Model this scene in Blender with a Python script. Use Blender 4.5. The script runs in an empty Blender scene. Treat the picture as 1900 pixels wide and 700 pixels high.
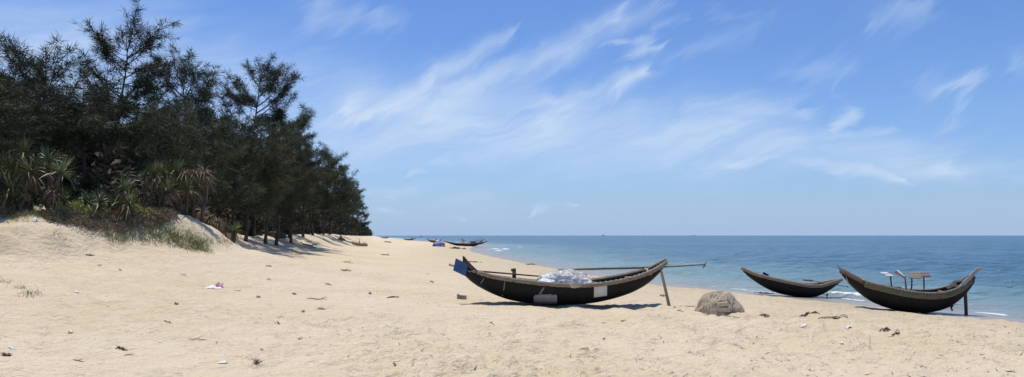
import bpy, math, random
import numpy as np

# ------------------------------------------------------------------ camera, sky, sun, exposure
SC = bpy.context.scene
COL = SC.collection
R = math.radians
F = 1425.0            # focal length in photo pixels (photo is 1900 x 700)
HORIZON = 437.0
CZ = 1.65             # eye height
CAM = np.array([0.0, 0.0, CZ])

cd = bpy.data.cameras.new('camera'); cam = bpy.data.objects.new('camera', cd); COL.objects.link(cam)
cd.sensor_width = 36.0; cd.lens = 36.0 * F / 1900.0
cam.location = (0, 0, CZ); cam.rotation_euler = (R(90), 0, 0)
cd.shift_y = (HORIZON - 350.0) / 1900.0
cd.clip_start = 0.1; cd.clip_end = 60000
SC.camera = cam

SUN_DIR = np.array([-0.15, 0.20, 1.0]); SUN_DIR /= np.linalg.norm(SUN_DIR)
SUN_EL = math.asin(SUN_DIR[2]); SUN_AZ = math.atan2(SUN_DIR[0], SUN_DIR[1])
sl = bpy.data.lights.new('sun', 'SUN'); sl.energy = 4.0; sl.angle = R(0.53); sl.color = (1.0, 0.95, 0.86)
so = bpy.data.objects.new('sun', sl); COL.objects.link(so)
from mathutils import Vector, noise as mnoise
so.rotation_euler = Vector(tuple(-SUN_DIR)).to_track_quat('-Z', 'Y').to_euler()
so.location = (-20, 30, 80)

SC.view_settings.view_transform = 'Standard'; SC.view_settings.look = 'None'
SC.view_settings.exposure = 0.0; SC.view_settings.gamma = 1.0; SC.view_settings.use_curve_mapping = False
SC.cycles.max_bounces = 6; SC.cycles.diffuse_bounces = 3; SC.cycles.glossy_bounces = 2
SC.cycles.transparent_max_bounces = 8
SC.cycles.adaptive_threshold = 0.015

W = bpy.data.worlds.new('World'); SC.world = W; W.use_nodes = True
W.cycles.sampling_method = 'MANUAL'; W.cycles.sample_map_resolution = 256
NT = W.node_tree; NT.nodes.clear()

class G:
    """tiny node-graph helper"""
    def __init__(s, nt): s.nt = nt
    def n(s, t, **kw):
        nd = s.nt.nodes.new(t)
        for k, v in kw.items(): setattr(nd, k, v)
        return nd
    def put(s, sock, v):
        if isinstance(v, bpy.types.NodeSocket): s.nt.links.new(v, sock)
        elif v is not None: sock.default_value = v
    def m(s, op, a, b=None, c=None, clamp=False):
        nd = s.n('ShaderNodeMath', operation=op, use_clamp=clamp)
        for i, v in enumerate((a, b, c)):
            if v is not None: s.put(nd.inputs[i], v)
        return nd.outputs[0]
    def v(s, op, a, b=None, scale=None):
        nd = s.n('ShaderNodeVectorMath', operation=op)
        s.put(nd.inputs[0], a)
        if b is not None: s.put(nd.inputs[1], b)
        if scale is not None: s.put(nd.inputs['Scale'], scale)
        return nd.outputs['Value'] if op in ('DOT_PRODUCT', 'LENGTH', 'DISTANCE') else nd.outputs['Vector']
    def noise(s, vec, scale=5, detail=4, rough=0.55, dist=0.0, out='Fac', lac=2.0):
        nd = s.n('ShaderNodeTexNoise')
        s.put(nd.inputs['Vector'], vec); s.put(nd.inputs['Scale'], scale); s.put(nd.inputs['Detail'], detail)
        s.put(nd.inputs['Roughness'], rough); s.put(nd.inputs['Distortion'], dist); s.put(nd.inputs['Lacunarity'], lac)
        return nd.outputs[out]
    def ramp(s, fac, lo, hi, a=0.0, b=1.0, smooth=True):
        nd = s.n('ShaderNodeMapRange'); nd.interpolation_type = 'SMOOTHSTEP' if smooth else 'LINEAR'
        s.put(nd.inputs[0], fac); nd.inputs[1].default_value = lo; nd.inputs[2].default_value = hi
        nd.inputs[3].default_value = a; nd.inputs[4].default_value = b
        return nd.outputs[0]
    def mix(s, fac, a, b, blend='MIX'):
        nd = s.n('ShaderNodeMix', data_type='RGBA', blend_type=blend)
        s.put(nd.inputs[0], fac)
        s.put(nd.inputs[6], a if isinstance(a, bpy.types.NodeSocket) else (*a, 1))
        s.put(nd.inputs[7], b if isinstance(b, bpy.types.NodeSocket) else (*b, 1))
        return nd.outputs[2]
    def mapping(s, vec, rot=(0, 0, 0), scale=(1, 1, 1), loc=(0, 0, 0)):
        nd = s.n('ShaderNodeMapping'); s.put(nd.inputs[0], vec)
        nd.inputs[1].default_value = loc; nd.inputs[2].default_value = rot; nd.inputs[3].default_value = scale
        return nd.outputs[0]

def build_world():
    g = G(NT)
    sky = g.n('ShaderNodeTexSky', sky_type='NISHITA'); sky.sun_disc = False
    sky.sun_elevation = SUN_EL; sky.sun_rotation = SUN_AZ
    sky.altitude = 0; sky.air_density = 1.0; sky.dust_density = 0.6; sky.ozone_density = 3.0
    tc = g.n('ShaderNodeTexCoord')
    sep = g.n('ShaderNodeSeparateXYZ'); NT.links.new(tc.outputs['Generated'], sep.inputs[0])
    az = g.m('ARCTAN2', sep.outputs[0], sep.outputs[1])
    el = g.m('ARCSINE', sep.outputs[2])
    cmb = g.n('ShaderNodeCombineXYZ'); NT.links.new(az, cmb.inputs[0]); NT.links.new(el, cmb.inputs[1])
    P0 = cmb.outputs[0]
    # gentle curling of the wisps
    wn = g.noise(P0, 5.0, 3, 0.5, out='Color')
    wn2 = g.noise(P0, 22.0, 3, 0.5, out='Color')
    off = g.v('SCALE', g.v('SUBTRACT', wn, (0.5, 0.5, 0.5)), scale=0.05)
    off2 = g.v('SCALE', g.v('SUBTRACT', wn2, (0.5, 0.5, 0.5)), scale=0.022)
    P = g.v('ADD', g.v('ADD', P0, off), off2)
    # fibre textures: rising to the right, and nearly level
    fa = g.noise(g.mapping(g.mapping(P, (0, 0, R(-33))), scale=(5.0, 42.0, 1)), 1.0, 5, 0.62, 0.5)
    fb = g.noise(g.mapping(g.mapping(P, (0, 0, R(-14))), scale=(4.0, 34.0, 1), loc=(3, 7, 0)), 1.0, 5, 0.62, 0.5)
    # feathering: shift along the fibres by an amount that changes quickly across them
    def feather(rot, sc, amp, seed):
        t = g.noise(g.mapping(g.mapping(P, (0, 0, R(-rot))), scale=sc, loc=(seed, seed * 2, 0)), 1.0, 4, 0.55, 0.3)
        t = g.m('MULTIPLY', g.m('SUBTRACT', t, 0.5), amp)
        return g.v('ADD', P, g.v('SCALE', (math.cos(R(rot)), math.sin(R(rot)), 0), scale=t))
    PA = feather(33, (3.5, 34.0, 1), 0.16, 1.0); PB = feather(14, (3.0, 26.0, 1), 0.17, 4.0)
    # stroke group
    ng = bpy.data.node_groups.new('wisp', 'ShaderNodeTree')
    for nm, t in (('P', 'NodeSocketVector'), ('A', 'NodeSocketVector'), ('B', 'NodeSocketVector'), ('W0', 'NodeSocketFloat'), ('W1', 'NodeSocketFloat'), ('I', 'NodeSocketFloat')):
        ng.interface.new_socket(nm, in_out='INPUT', socket_type=t)
    ng.interface.new_socket('Out', in_out='OUTPUT', socket_type='NodeSocketFloat')
    q = G(ng); gi = q.n('NodeGroupInput'); go = q.n('NodeGroupOutput')
    pa = q.v('SUBTRACT', gi.outputs[0], gi.outputs[1]); ba = q.v('SUBTRACT', gi.outputs[2], gi.outputs[1])
    h = q.m('DIVIDE', q.v('DOT_PRODUCT', pa, ba), q.v('DOT_PRODUCT', ba, ba), clamp=True)
    d = q.v('LENGTH', q.v('SUBTRACT', pa, q.v('SCALE', ba, scale=h)))
    w = q.m('ADD', gi.outputs[3], q.m('MULTIPLY', h, q.m('SUBTRACT', gi.outputs[4], gi.outputs[3])))
    r = q.m('DIVIDE', d, w)
    e = q.m('EXPONENT', q.m('MULTIPLY', q.m('MULTIPLY', r, r), -1.0))
    ng.links.new(q.m('MULTIPLY', e, gi.outputs[5]), go.inputs[0])
    def ae(px, py):
        x, y, z = (px - 950) / F, 1.0, (HORIZON - py) / F
        return (math.atan2(x, y), math.asin(z / math.sqrt(x * x + y * y + z * z)), 0)
    def strokes(lst, P):
        tot = None
        for (x0, y0, x1, y1, w0, w1, I) in lst:
            nd = g.n('ShaderNodeGroup'); nd.node_tree = ng
            NT.links.new(P, nd.inputs[0])
            nd.inputs[1].default_value = ae(x0, y0); nd.inputs[2].default_value = ae(x1, y1)
            nd.inputs[3].default_value = w0 / F; nd.inputs[4].default_value = w1 / F; nd.inputs[5].default_value = I
            tot = nd.outputs[0] if tot is None else g.m('MAXIMUM', tot, nd.outputs[0]) if I > 0.40 else g.m('ADD', tot, nd.outputs[0])
        return tot
    sa = strokes(SKY_A, PA); sb = strokes(SKY_B, PB)
    ga = g.m('MULTIPLY', sa, g.ramp(fa, 0.25, 0.75, 0.5, 1.25))
    gb = g.m('MULTIPLY', sb, g.ramp(fb, 0.25, 0.75, 0.5, 1.25))
    # thin general veil that carries on all round the sky
    veil = g.m('MULTIPLY', g.ramp(g.noise(P, 2.6, 4, 0.5), 0.35, 0.75, 0.0, 1.0), g.ramp(g.m('ADD', g.m('MULTIPLY', fa, 0.5), g.m('MULTIPLY', fb, 0.5)), 0.35, 0.7, 0.1, 0.5))
    veil = g.m('MULTIPLY', veil, 0.16)
    cl = g.m('ADD', g.m('ADD', ga, gb), veil)
    cl = g.m('MULTIPLY', g.m('MINIMUM', cl, 0.92), g.ramp(el, 0.0, 0.03, 0.0, 1.0))
    skyc = g.mix(1.0, sky.outputs[0], SKY_TINT, 'MULTIPLY')
    hz = g.m('EXPONENT', g.m('MULTIPLY', g.m('ABSOLUTE', el), -13.0))
    skyc = g.mix(g.m('MULTIPLY', hz, 0.75), skyc, SKY_HZ)
    colr = g.mix(cl, skyc, SKY_CLOUD)
    bg = g.n('ShaderNodeBackground'); NT.links.new(colr, bg.inputs[0]); bg.inputs[1].default_value = 0.10
    out = g.n('ShaderNodeOutputWorld'); NT.links.new(bg.outputs[0], out.inputs[0])
SKY_TINT = (0.69, 0.93, 1.34); SKY_HZ = (4.2, 5.75, 8.55); SKY_CLOUD = (6.0, 7.3, 9.2)
# wisps: x0 y0 x1 y1 (photo pixels -> azimuth/elevation), width at each end, strength
SKY_A = [(648, 214, 716, 215, 16.6, 23.8, 0.661), (716, 215, 771, 195, 23.8, 30.9, 0.661), (771, 195, 812, 144, 28.5, 17.8, 0.587), (812, 144, 874, 116, 21.4, 16.6, 0.534), (874, 116, 928, 75, 17.8, 14.3, 0.534), (928, 75, 962, 52, 14.3, 5.94, 0.534),
         (800, 200, 880, 160, 35.6, 30.9, 0.427), (826, 172, 928, 148, 28.5, 23.8, 0.47), (928, 148, 1024, 116, 23.8, 26.1, 0.534), (1024, 113, 1079, 75, 26.1, 26.1, 0.513), (1079, 75, 1134, 41, 26.1, 21.4, 0.448), (1134, 41, 1215, 8, 21.4, 16.6, 0.32),
         (1010, 226, 1092, 180, 28.5, 19, 0.448), (1092, 180, 1147, 164, 19, 19, 0.491), (1147, 164, 1206, 126, 19, 14.3, 0.661), (1135, 88, 1205, 86, 14.3, 17.8, 0.661),
         (1257, 116, 1352, 82, 16.8, 16.8, 0.194), (1325, 18, 1390, 58, 14.4, 12, 0.14), (1205, 50, 1285, 24, 7.13, 5.94, 0.299),
         (1500, 134, 1612, 110, 28.8, 9.6, 0.28), (1560, 140, 1574, 166, 14.4, 6, 0.27), (1626, 41, 1722, 10, 16.8, 9.6, 0.248), (1690, 30, 1760, 15, 21.6, 12, 0.135),
         (1725, 150, 1778, 157, 19.2, 16.8, 0.184), (1778, 157, 1778, 196, 16.8, 14.4, 0.27), (1778, 196, 1728, 234, 13.2, 4.8, 0.259), (1885, 122, 1930, 116, 15.6, 16.8, 0.248), (600, 30, 710, 50, 28.5, 19, 0.32)]
SKY_B = [(1020, 255, 1330, 250, 60, 62, .20), (1330, 255, 1640, 285, 58, 36, .20), (700, 225, 1000, 250, 60, 60, .16), (640, 330, 900, 360, 40, 36, .16),
         (660, 250, 840, 240, 62.9, 65.8, 0.624), (840, 240, 1010, 262, 65.8, 57.2, 0.65), (840, 292, 1000, 300, 17.2, 10, 0.65), (920, 282, 1010, 296, 20, 10, 0.52), (1010, 262, 1180, 262, 57.2, 60.1, 0.676), (1180, 258, 1352, 262, 57.2, 57.2, 0.728),
         (1352, 262, 1482, 280, 54.3, 37.2, 0.702), (1280, 296, 1490, 304, 14.3, 12.9, 0.728), (1490, 300, 1694, 318, 20, 10, 0.65), (1500, 278, 1800, 288, 31.5, 25.7, 0.494), (1800, 288, 1910, 285, 18, 16, 0.26),
         (1300, 212, 1482, 204, 25.7, 22.9, 0.546), (1340, 240, 1460, 215, 20, 17.2, 0.442), (1544, 236, 1573, 212, 14.3, 12.9, 0.65), (1480, 262, 1640, 235, 20, 7.15, 0.442), (805, 315, 888, 312, 10, 7.15, 0.65), (860, 210, 1010, 205, 48.6, 42.9, 0.442),
         (100, 180, 420, 230, 90, 80, 0.52), (0, 90, 300, 80, 70, 60, 0.36), (430, 230, 650, 280, 60, 60, 0.42), (420, 120, 640, 180, 50, 50, 0.24), (1880, 322, 1930, 322, 8, 8, 0.3),
         (725, 369, 748, 370, 7.15, 5.72, 0.65), (968, 397, 1004, 394, 8.58, 7.15, 0.52), (665, 394, 735, 394, 7.15, 5.72, 0.585), (815, 393, 870, 398, 5.72, 4.29, 0.442), (600, 345, 760, 352, 12, 12, 0.22)]
build_world()

# ------------------------------------------------------------------ helpers
rng = np.random.default_rng(7)
random.seed(7)

def link(o): COL.objects.link(o); return o

class MB:
    """collects vertices and faces of ONE mesh"""
    def __init__(s): s.V = []; s.Fc = []; s.n = 0
    def add(s, v, f):
        v = np.asarray(v, float).reshape(-1, 3)
        s.V.append(v); s.Fc += [tuple(int(i) + s.n for i in q) for q in f]; s.n += len(v)
        return s
    def box(s, c, size, rot=None, taper=1.0):
        x, y, z = [d / 2 for d in size]
        v = np.array([(-x, -y, -z), (x, -y, -z), (x, y, -z), (-x, y, -z), (-x * taper, -y * taper, z), (x * taper, -y * taper, z), (x * taper, y * taper, z), (-x * taper, y * taper, z)])
        if rot is not None: v = v @ np.asarray(rot).T
        return s.add(v + np.asarray(c), [(3, 2, 1, 0), (4, 5, 6, 7), (0, 1, 5, 4), (1, 2, 6, 5), (2, 3, 7, 6), (3, 0, 4, 7)])
    def tube(s, pts, rad, seg=6, sx=1.0, sy=1.0, up=(0, 0, 1)):
        """sweep an ellipse (sx across, sy along 'up') along pts"""
        pts = np.asarray(pts, float); n = len(pts)
        rad = np.broadcast_to(np.asarray(rad, float), (n,))
        T = np.gradient(pts, axis=0); T /= np.linalg.norm(T, axis=1)[:, None] + 1e-9
        up = np.asarray(up, float)
        vs = []
        for i in range(n):
            a = np.cross(T[i], up); l = np.linalg.norm(a)
            a = np.cross(T[i], (1, 0.01, 0)) if l < 1e-3 else a
            a /= np.linalg.norm(a); b = np.cross(a, T[i])
            for k in range(seg):
                th = 2 * math.pi * (k + 0.5) / seg
                vs.append(pts[i] + rad[i] * (math.cos(th) * sx * a + math.sin(th) * sy * b))
        f = [(i * seg + k, i * seg + (k + 1) % seg, (i + 1) * seg + (k + 1) % seg, (i + 1) * seg + k) for i in range(n - 1) for k in range(seg)]
        f += [tuple(range(seg - 1, -1, -1)), tuple(range((n - 1) * seg, n * seg))]
        return s.add(vs, f)
    def grid(s, P):
        """P: (n, m, 3)"""
        n, m = P.shape[:2]
        return s.add(P.reshape(-1, 3), [(i * m + j, i * m + j + 1, (i + 1) * m + j + 1, (i + 1) * m + j) for i in range(n - 1) for j in range(m - 1)])
    def build(s, name, mat, parent=None, smooth=True):
        me = bpy.data.meshes.new(name)
        me.from_pydata(np.concatenate(s.V).tolist(), [], s.Fc); me.validate()
        if smooth: me.polygons.foreach_set('use_smooth', [True] * len(me.polygons))
        me.materials.append(mat)
        o = link(bpy.data.objects.new(name, me)); o.parent = parent
        return o

def fast_mesh(name, V, faces, mat, parent=None, smooth=False):
    """V (n,3), faces (m,k) numpy"""
    me = bpy.data.meshes.new(name); k = faces.shape[1]; m = len(faces)
    me.vertices.add(len(V)); me.vertices.foreach_set('co', np.ascontiguousarray(V, dtype=np.float32).ravel())
    me.loops.add(m * k); me.loops.foreach_set('vertex_index', np.ascontiguousarray(faces, dtype=np.int32).ravel())
    me.polygons.add(m); me.polygons.foreach_set('loop_start', np.arange(0, m * k, k, dtype=np.int32))
    me.update(calc_edges=True)
    if smooth: me.polygons.foreach_set('use_smooth', np.ones(m, dtype=bool))
    me.materials.append(mat)
    o = link(bpy.data.objects.new(name, me)); o.parent = parent
    return o

def tag(o, label, cat=None, group=None, kind=None):
    o['label'] = label
    if cat: o['category'] = cat
    if group: o['group'] = group
    if kind: o['kind'] = kind
    return o
def thing(name, loc, label, cat, group=None, rz=0.0):
    o = link(bpy.data.objects.new(name, None)); o.location = tuple(loc); o.rotation_euler = (0, 0, rz)
    o.empty_display_size = 0.2
    return tag(o, label, cat, group)
def copy_tree(o, parent=None):
    c = o.copy(); link(c); c.parent = parent
    for ch in list(o.children): copy_tree(ch, c)
    return c

def pmat(name, c1, c2=None, scale=6.0, rough=0.8, bump=0.0, bscale=30.0, stretch=(1, 1, 1), detail=5, lo=0.35, hi=0.65, c3=None, s3=1.5, spec=0.3, bdist=0.02, rnd=0.0):
    m = bpy.data.materials.new(name); m.use_nodes = True; nt = m.node_tree; g = G(nt)
    b = nt.nodes['Principled BSDF']; tc = g.n('ShaderNodeTexCoord'); vec = g.mapping(tc.outputs['Object'], scale=stretch)
    col = g.mix(g.ramp(g.noise(vec, scale, detail, 0.6), lo, hi), c1, c2 if c2 else c1)
    if c3: col = g.mix(g.ramp(g.noise(vec, s3, 4, 0.6), 0.5, 0.68), col, c3)
    if rnd:
        oi = g.n('ShaderNodeObjectInfo'); hs = g.n('ShaderNodeHueSaturation')
        g.put(hs.inputs['Value'], g.m('ADD', 1.0 - rnd, g.m('MULTIPLY', oi.outputs['Random'], 2 * rnd)))
        g.put(hs.inputs['Hue'], g.m('ADD', 0.5 - rnd * .06, g.m('MULTIPLY', oi.outputs['Random'], rnd * .12)))
        g.put(hs.inputs['Color'], col); col = hs.outputs[0]
    g.put(b.inputs['Base Color'], col); b.inputs['Roughness'].default_value = rough
    b.inputs['Specular IOR Level'].default_value = spec
    if bump:
        bn = g.n('ShaderNodeBump'); bn.inputs['Strength'].default_value = bump; bn.inputs['Distance'].default_value = bdist
        g.put(bn.inputs['Height'], g.noise(vec, bscale, 6, 0.65)); g.put(b.inputs['Normal'], bn.outputs[0])
    return m

# ------------------------------------------------------------------ numpy noise
_perm = np.random.default_rng(3).random((256, 256))
def vnoise(x, y):
    xi = np.floor(x).astype(int); yi = np.floor(y).astype(int); fx = x - xi; fy = y - yi
    fx = fx * fx * fx * (fx * (fx * 6 - 15) + 10); fy = fy * fy * fy * (fy * (fy * 6 - 15) + 10)
    a = _perm[xi & 255, yi & 255]; b = _perm[(xi + 1) & 255, yi & 255]; c = _perm[xi & 255, (yi + 1) & 255]; d = _perm[(xi + 1) & 255, (yi + 1) & 255]
    return (a * (1 - fx) + b * fx) * (1 - fy) + (c * (1 - fx) + d * fx) * fy - 0.5
def fbm(x, y, oct=4, rough=0.5):
    s = 0; a = 1.0
    for i in range(oct):
        s = s + a * vnoise(x * 2 ** i + 17.3 * i, y * 2 ** i + 9.1 * i); a *= rough
    return s

# ------------------------------------------------------------------ terrain
SEA = -0.95
_sy = [-400, -50, 0, 15, 24.2, 27, 30.1, 33.4, 35.6, 38.6, 41.6, 50, 66, 90, 119.5, 148, 175, 206, 260, 350, 617, 1200, 3000, 9000]
_sx = [150, 42, 26, 20, 16.1, 15.0, 13.8, 12.5, 11.3, 10.0, 9.0, 7.0, 4.2, 0.3, -3.8, -5.6, -6.0, -7.2, -20, -42, -88, -205, -560, -1800]
def shore(y): return np.interp(y, _sy, _sx) 
_cy = [-400, 0, 20, 24, 26, 28.5, 31, 33.5, 36, 40, 46, 52, 60, 75, 110, 150, 220, 350, 700, 1500, 9000]
_cx = [60, -18, -18.6, -18, -17, -15.4, -14.0, -14.0, -14.8, -16.2, -17.6, -19.0, -19.5, -20, -25, -31.6, -44, -67, -125, -275, -1900]
_ch = [1.9, 1.7, 1.7, 1.72, 1.85, 2.2, 2.6, 2.15, 1.75, 1.55, 1.55, 1.6, 1.65, 1.7, 1.7, 1.6, 1.5, 1.3, 1.1, 1.0, 1.0]
_px = np.linspace(-2, 12, 141); _pf = np.interp(_px, [-2, 0, .6, 1.2, 2.2, 3.4, 5, 7.5, 10.5, 12], [1, 1, .88, .66, .46, .34, .23, .10, 0, 0])
_pf = np.convolve(np.pad(_pf, 4, 'edge'), np.ones(9) / 9, 'valid')
def base_z(s):
    return np.interp(s, [-60, -12, -3, 0, 1.2, 2.8, 4.8, 9, 15.6, 24, 34, 60, 200], [-4, -2.4, -1.25, -0.965, -0.915, -0.84, -0.68, -0.50, -0.33, 0.0, 0.22, 0.4, 0.5])
def ground(x, y, fine=True):
    x = np.asarray(x, float); y = np.asarray(y, float)
    sh = shore(y) + 0.35 * fbm(y * 0.5 + 3.1, y * 0 + 0.5, 2) * np.clip(1.2 - y / 200, 0, 1)
    s = sh - x
    z = base_z(s)
    cx = np.interp(y, _cy, _cx) + 0.7 * fbm(y * 0.3, y * 0 + 7.7, 3); ch = np.interp(y, _cy, _ch)
    f = np.interp(x - cx, _px, _pf) if np.ndim(x) else float(np.interp(x - cx, _px, _pf))
    u = np.clip((cx + 9 - x) / 9, 0, 1)
    top = ch + 0.03 * np.clip(cx - x, 0, 60)
    z = z + (top - z) * np.clip(f, 0, 1)
    r = np.hypot(x, y); near = np.clip(1.15 - r / 160, 0, 1)
    dry = np.clip((s - 1.0) / 5, 0, 1)
    z = z + 0.10 * fbm(x * 0.25, y * 0.25, 3) * dry * near
    z = z + 0.35 * fbm(x * 0.35 + 5, y * 0.35, 3) * np.clip(u, 0, 1) ** 2 * near
    z = z + (0.30 * fbm(x * 1.1 + 9, y * 0.9, 3) + 0.12 * np.abs(fbm(x * 2.6, y * 2.2, 2))) * np.clip((u - .62) / .25, 0, 1) * near * (f > .15)
    if fine:
        n1 = fbm(x * 1.7, y * 1.7, 3, 0.55); n2 = fbm(x * 4.6 + 31, y * 4.6, 2, 0.5)
        z = z + (0.12 * n1 + 0.075 * np.abs(n2) * 1.6 * (0.5 + n1)) * dry * np.clip(1.1 - r / 70, 0, 1) * (1.0 + 0.6 * np.clip(vnoise(x * 0.2, y * 0.2) * 2, -1, 1))
    return z
def gz(x, y): return float(ground(np.array([x]), np.array([y]))[0])
def hit(px, py, y0=6.0, y1=1500.0):
    """where the sand seen at a photo pixel lies"""
    k = np.exp(np.linspace(math.log(y0), math.log(y1), 5000))
    x = (px - 950) / F * k; z = CZ - (py - HORIZON) / F * k
    d = z - ground(x, k); i = np.argmax(d < 0)
    if d[i] >= 0: i = len(k) - 1
    return np.array([x[i], k[i], ground(x[i:i + 1], k[i:i + 1])[0]])
def at(px, py, Y): return np.array([(px - 950) / F * Y, Y, CZ - (py - HORIZON) / F * Y])

def polar(rings, angs, fz):
    Rr, A = np.meshgrid(rings, angs, indexing='ij')
    X = Rr * np.sin(A); Y = Rr * np.cos(A)
    Z = fz(X, Y); n, m = X.shape
    V = np.stack([X, Y, Z], -1).reshape(-1, 3)
    i = np.arange(n - 1)[:, None] * m; j = np.arange(m - 1)[None, :]
    a = (i + j).ravel(); Fq = np.stack([a, a + 1, a + m + 1, a + m], 1)[:, ::-1]
    return V, Fq
def geo(a, b, ratio): return np.exp(np.linspace(math.log(a), math.log(b), max(2, int(math.log(b / a) / math.log(ratio)))))

def sand_material():
    m = bpy.data.materials.new('sand'); m.use_nodes = True; nt = m.node_tree; g = G(nt); b = nt.nodes['Principled BSDF']
    ge = g.n('ShaderNodeNewGeometry'); P = ge.outputs['Position']
    sp = g.n('ShaderNodeSeparateXYZ'); nt.links.new(P, sp.inputs[0])
    big = g.noise(P, 0.16, 5, 0.55)
    mid = g.noise(P, 1.3, 5, 0.6)
    fin = g.noise(P, 9.0, 6, 0.7)
    c = g.mix(g.ramp(big, 0.35, 0.68), (0.71, 0.585, 0.405), (0.64, 0.52, 0.335))
    c = g.mix(g.ramp(mid, 0.42, 0.72, 0, 0.45), c, (0.76, 0.655, 0.49))
    c = g.mix(g.ramp(fin, 0.52, 0.78, 0, 0.40), c, (0.42, 0.315, 0.19))
    lowz = g.ramp(g.m('ADD', sp.outputs[2], g.m('MULTIPLY', g.m('SUBTRACT', big, 0.5), 0.5)), -0.66, -0.28, 1.0, 0.0)
    c = g.mix(g.m('MULTIPLY', lowz, 0.55), c, (0.52, 0.435, 0.285))
    gm = g.ramp(g.noise(g.mapping(P, scale=(1, 1.3, 1)), 3.2, 5, 0.7), 0.50, 0.72, 0.0, 0.55)
    c = g.mix(g.m('MULTIPLY', gm, g.m('ADD', g.m('MULTIPLY', lowz, 0.8), 0.12)), c, (0.30, 0.25, 0.185))
    # dark flecks of dry weed and twigs, thicker in drift lines
    fl = g.noise(g.mapping(P, scale=(1, 1.4, 1)), 26.0, 3, 0.75)
    dr = g.ramp(g.noise(g.mapping(P, (0, 0, R(25)), (0.35, 1.0, 1)), 0.5, 4, 0.6), 0.50, 0.70, 0.0, 0.10)
    flm = g.ramp(g.m('ADD', fl, dr), 0.70, 0.80, 0.0, 0.75)
    c = g.mix(flm, c, (0.16, 0.12, 0.075))
    # wet strip by the water
    wz = g.m('ADD', sp.outputs[2], g.m('MULTIPLY', g.m('SUBTRACT', g.noise(P, 0.5, 4, 0.6), 0.5), 0.08))
    wet = g.ramp(wz, -0.865, -0.82, 1.0, 0.0)
    c = g.mix(wet, c, (0.33, 0.29, 0.225))
    # needle litter under the trees
    lit = g.n('ShaderNodeAttribute', attribute_name='litter')
    lm = g.ramp(g.m('ADD', lit.outputs['Fac'], g.m('MULTIPLY', g.m('SUBTRACT', g.noise(P, 0.9, 5, 0.65), 0.5), 0.9)), 0.35, 0.75)
    c = g.mix(lm, c, g.mix(fin, (0.10, 0.065, 0.04), (0.17, 0.12, 0.075)))
    g.put(b.inputs['Base Color'], c)
    g.put(b.inputs['Roughness'], g.m('SUBTRACT', 0.95, g.m('MULTIPLY', wet, 0.6)))
    b.inputs['Specular IOR Level'].default_value = 0.2
    h = g.m('ADD', g.m('MULTIPLY', g.noise(P, 5.0, 5, 0.6), 0.7), g.m('MULTIPLY', g.noise(P, 22.0, 4, 0.6), 0.22))
    bn = g.n('ShaderNodeBump'); g.put(bn.inputs['Height'], h); bn.inputs['Distance'].default_value = 0.30
    g.put(bn.inputs['Strength'], g.m('SUBTRACT', 0.75, g.m('MULTIPLY', wet, 0.7)))
    g.put(b.inputs['Normal'], bn.outputs[0])
    return m

def build_terrain():
    angs = np.concatenate([np.linspace(-math.pi, -0.68, 60, endpoint=False), np.linspace(-0.68, 0.68, 360), np.linspace(0.68, math.pi, 61)[1:]])
    rings = np.concatenate([np.linspace(0.2, 6, 12, endpoint=False), geo(6, 46, 1.0075), geo(46, 420, 1.018)[1:], geo(420, 9000, 1.06)[1:]])
    V, Fq = polar(rings, angs, ground)
    o = fast_mesh('beach_sand', V, Fq, sand_material(), smooth=True)
    cx = np.interp(V[:, 1], _cy, _cx); lit = np.clip((cx - 1.0 - V[:, 0]) / 3.0, 0, 1)
    lit *= np.clip((V[:, 1] - 28) / 8, 0, 1) + (V[:, 0] < -19)
    a = o.data.attributes.new('litter', 'FLOAT', 'POINT'); a.data.foreach_set('value', np.clip(lit, 0, 1).astype(np.float32))
    tag(o, 'pale golden trampled beach sand rising to dunes on the left', kind='structure')
build_terrain()

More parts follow.
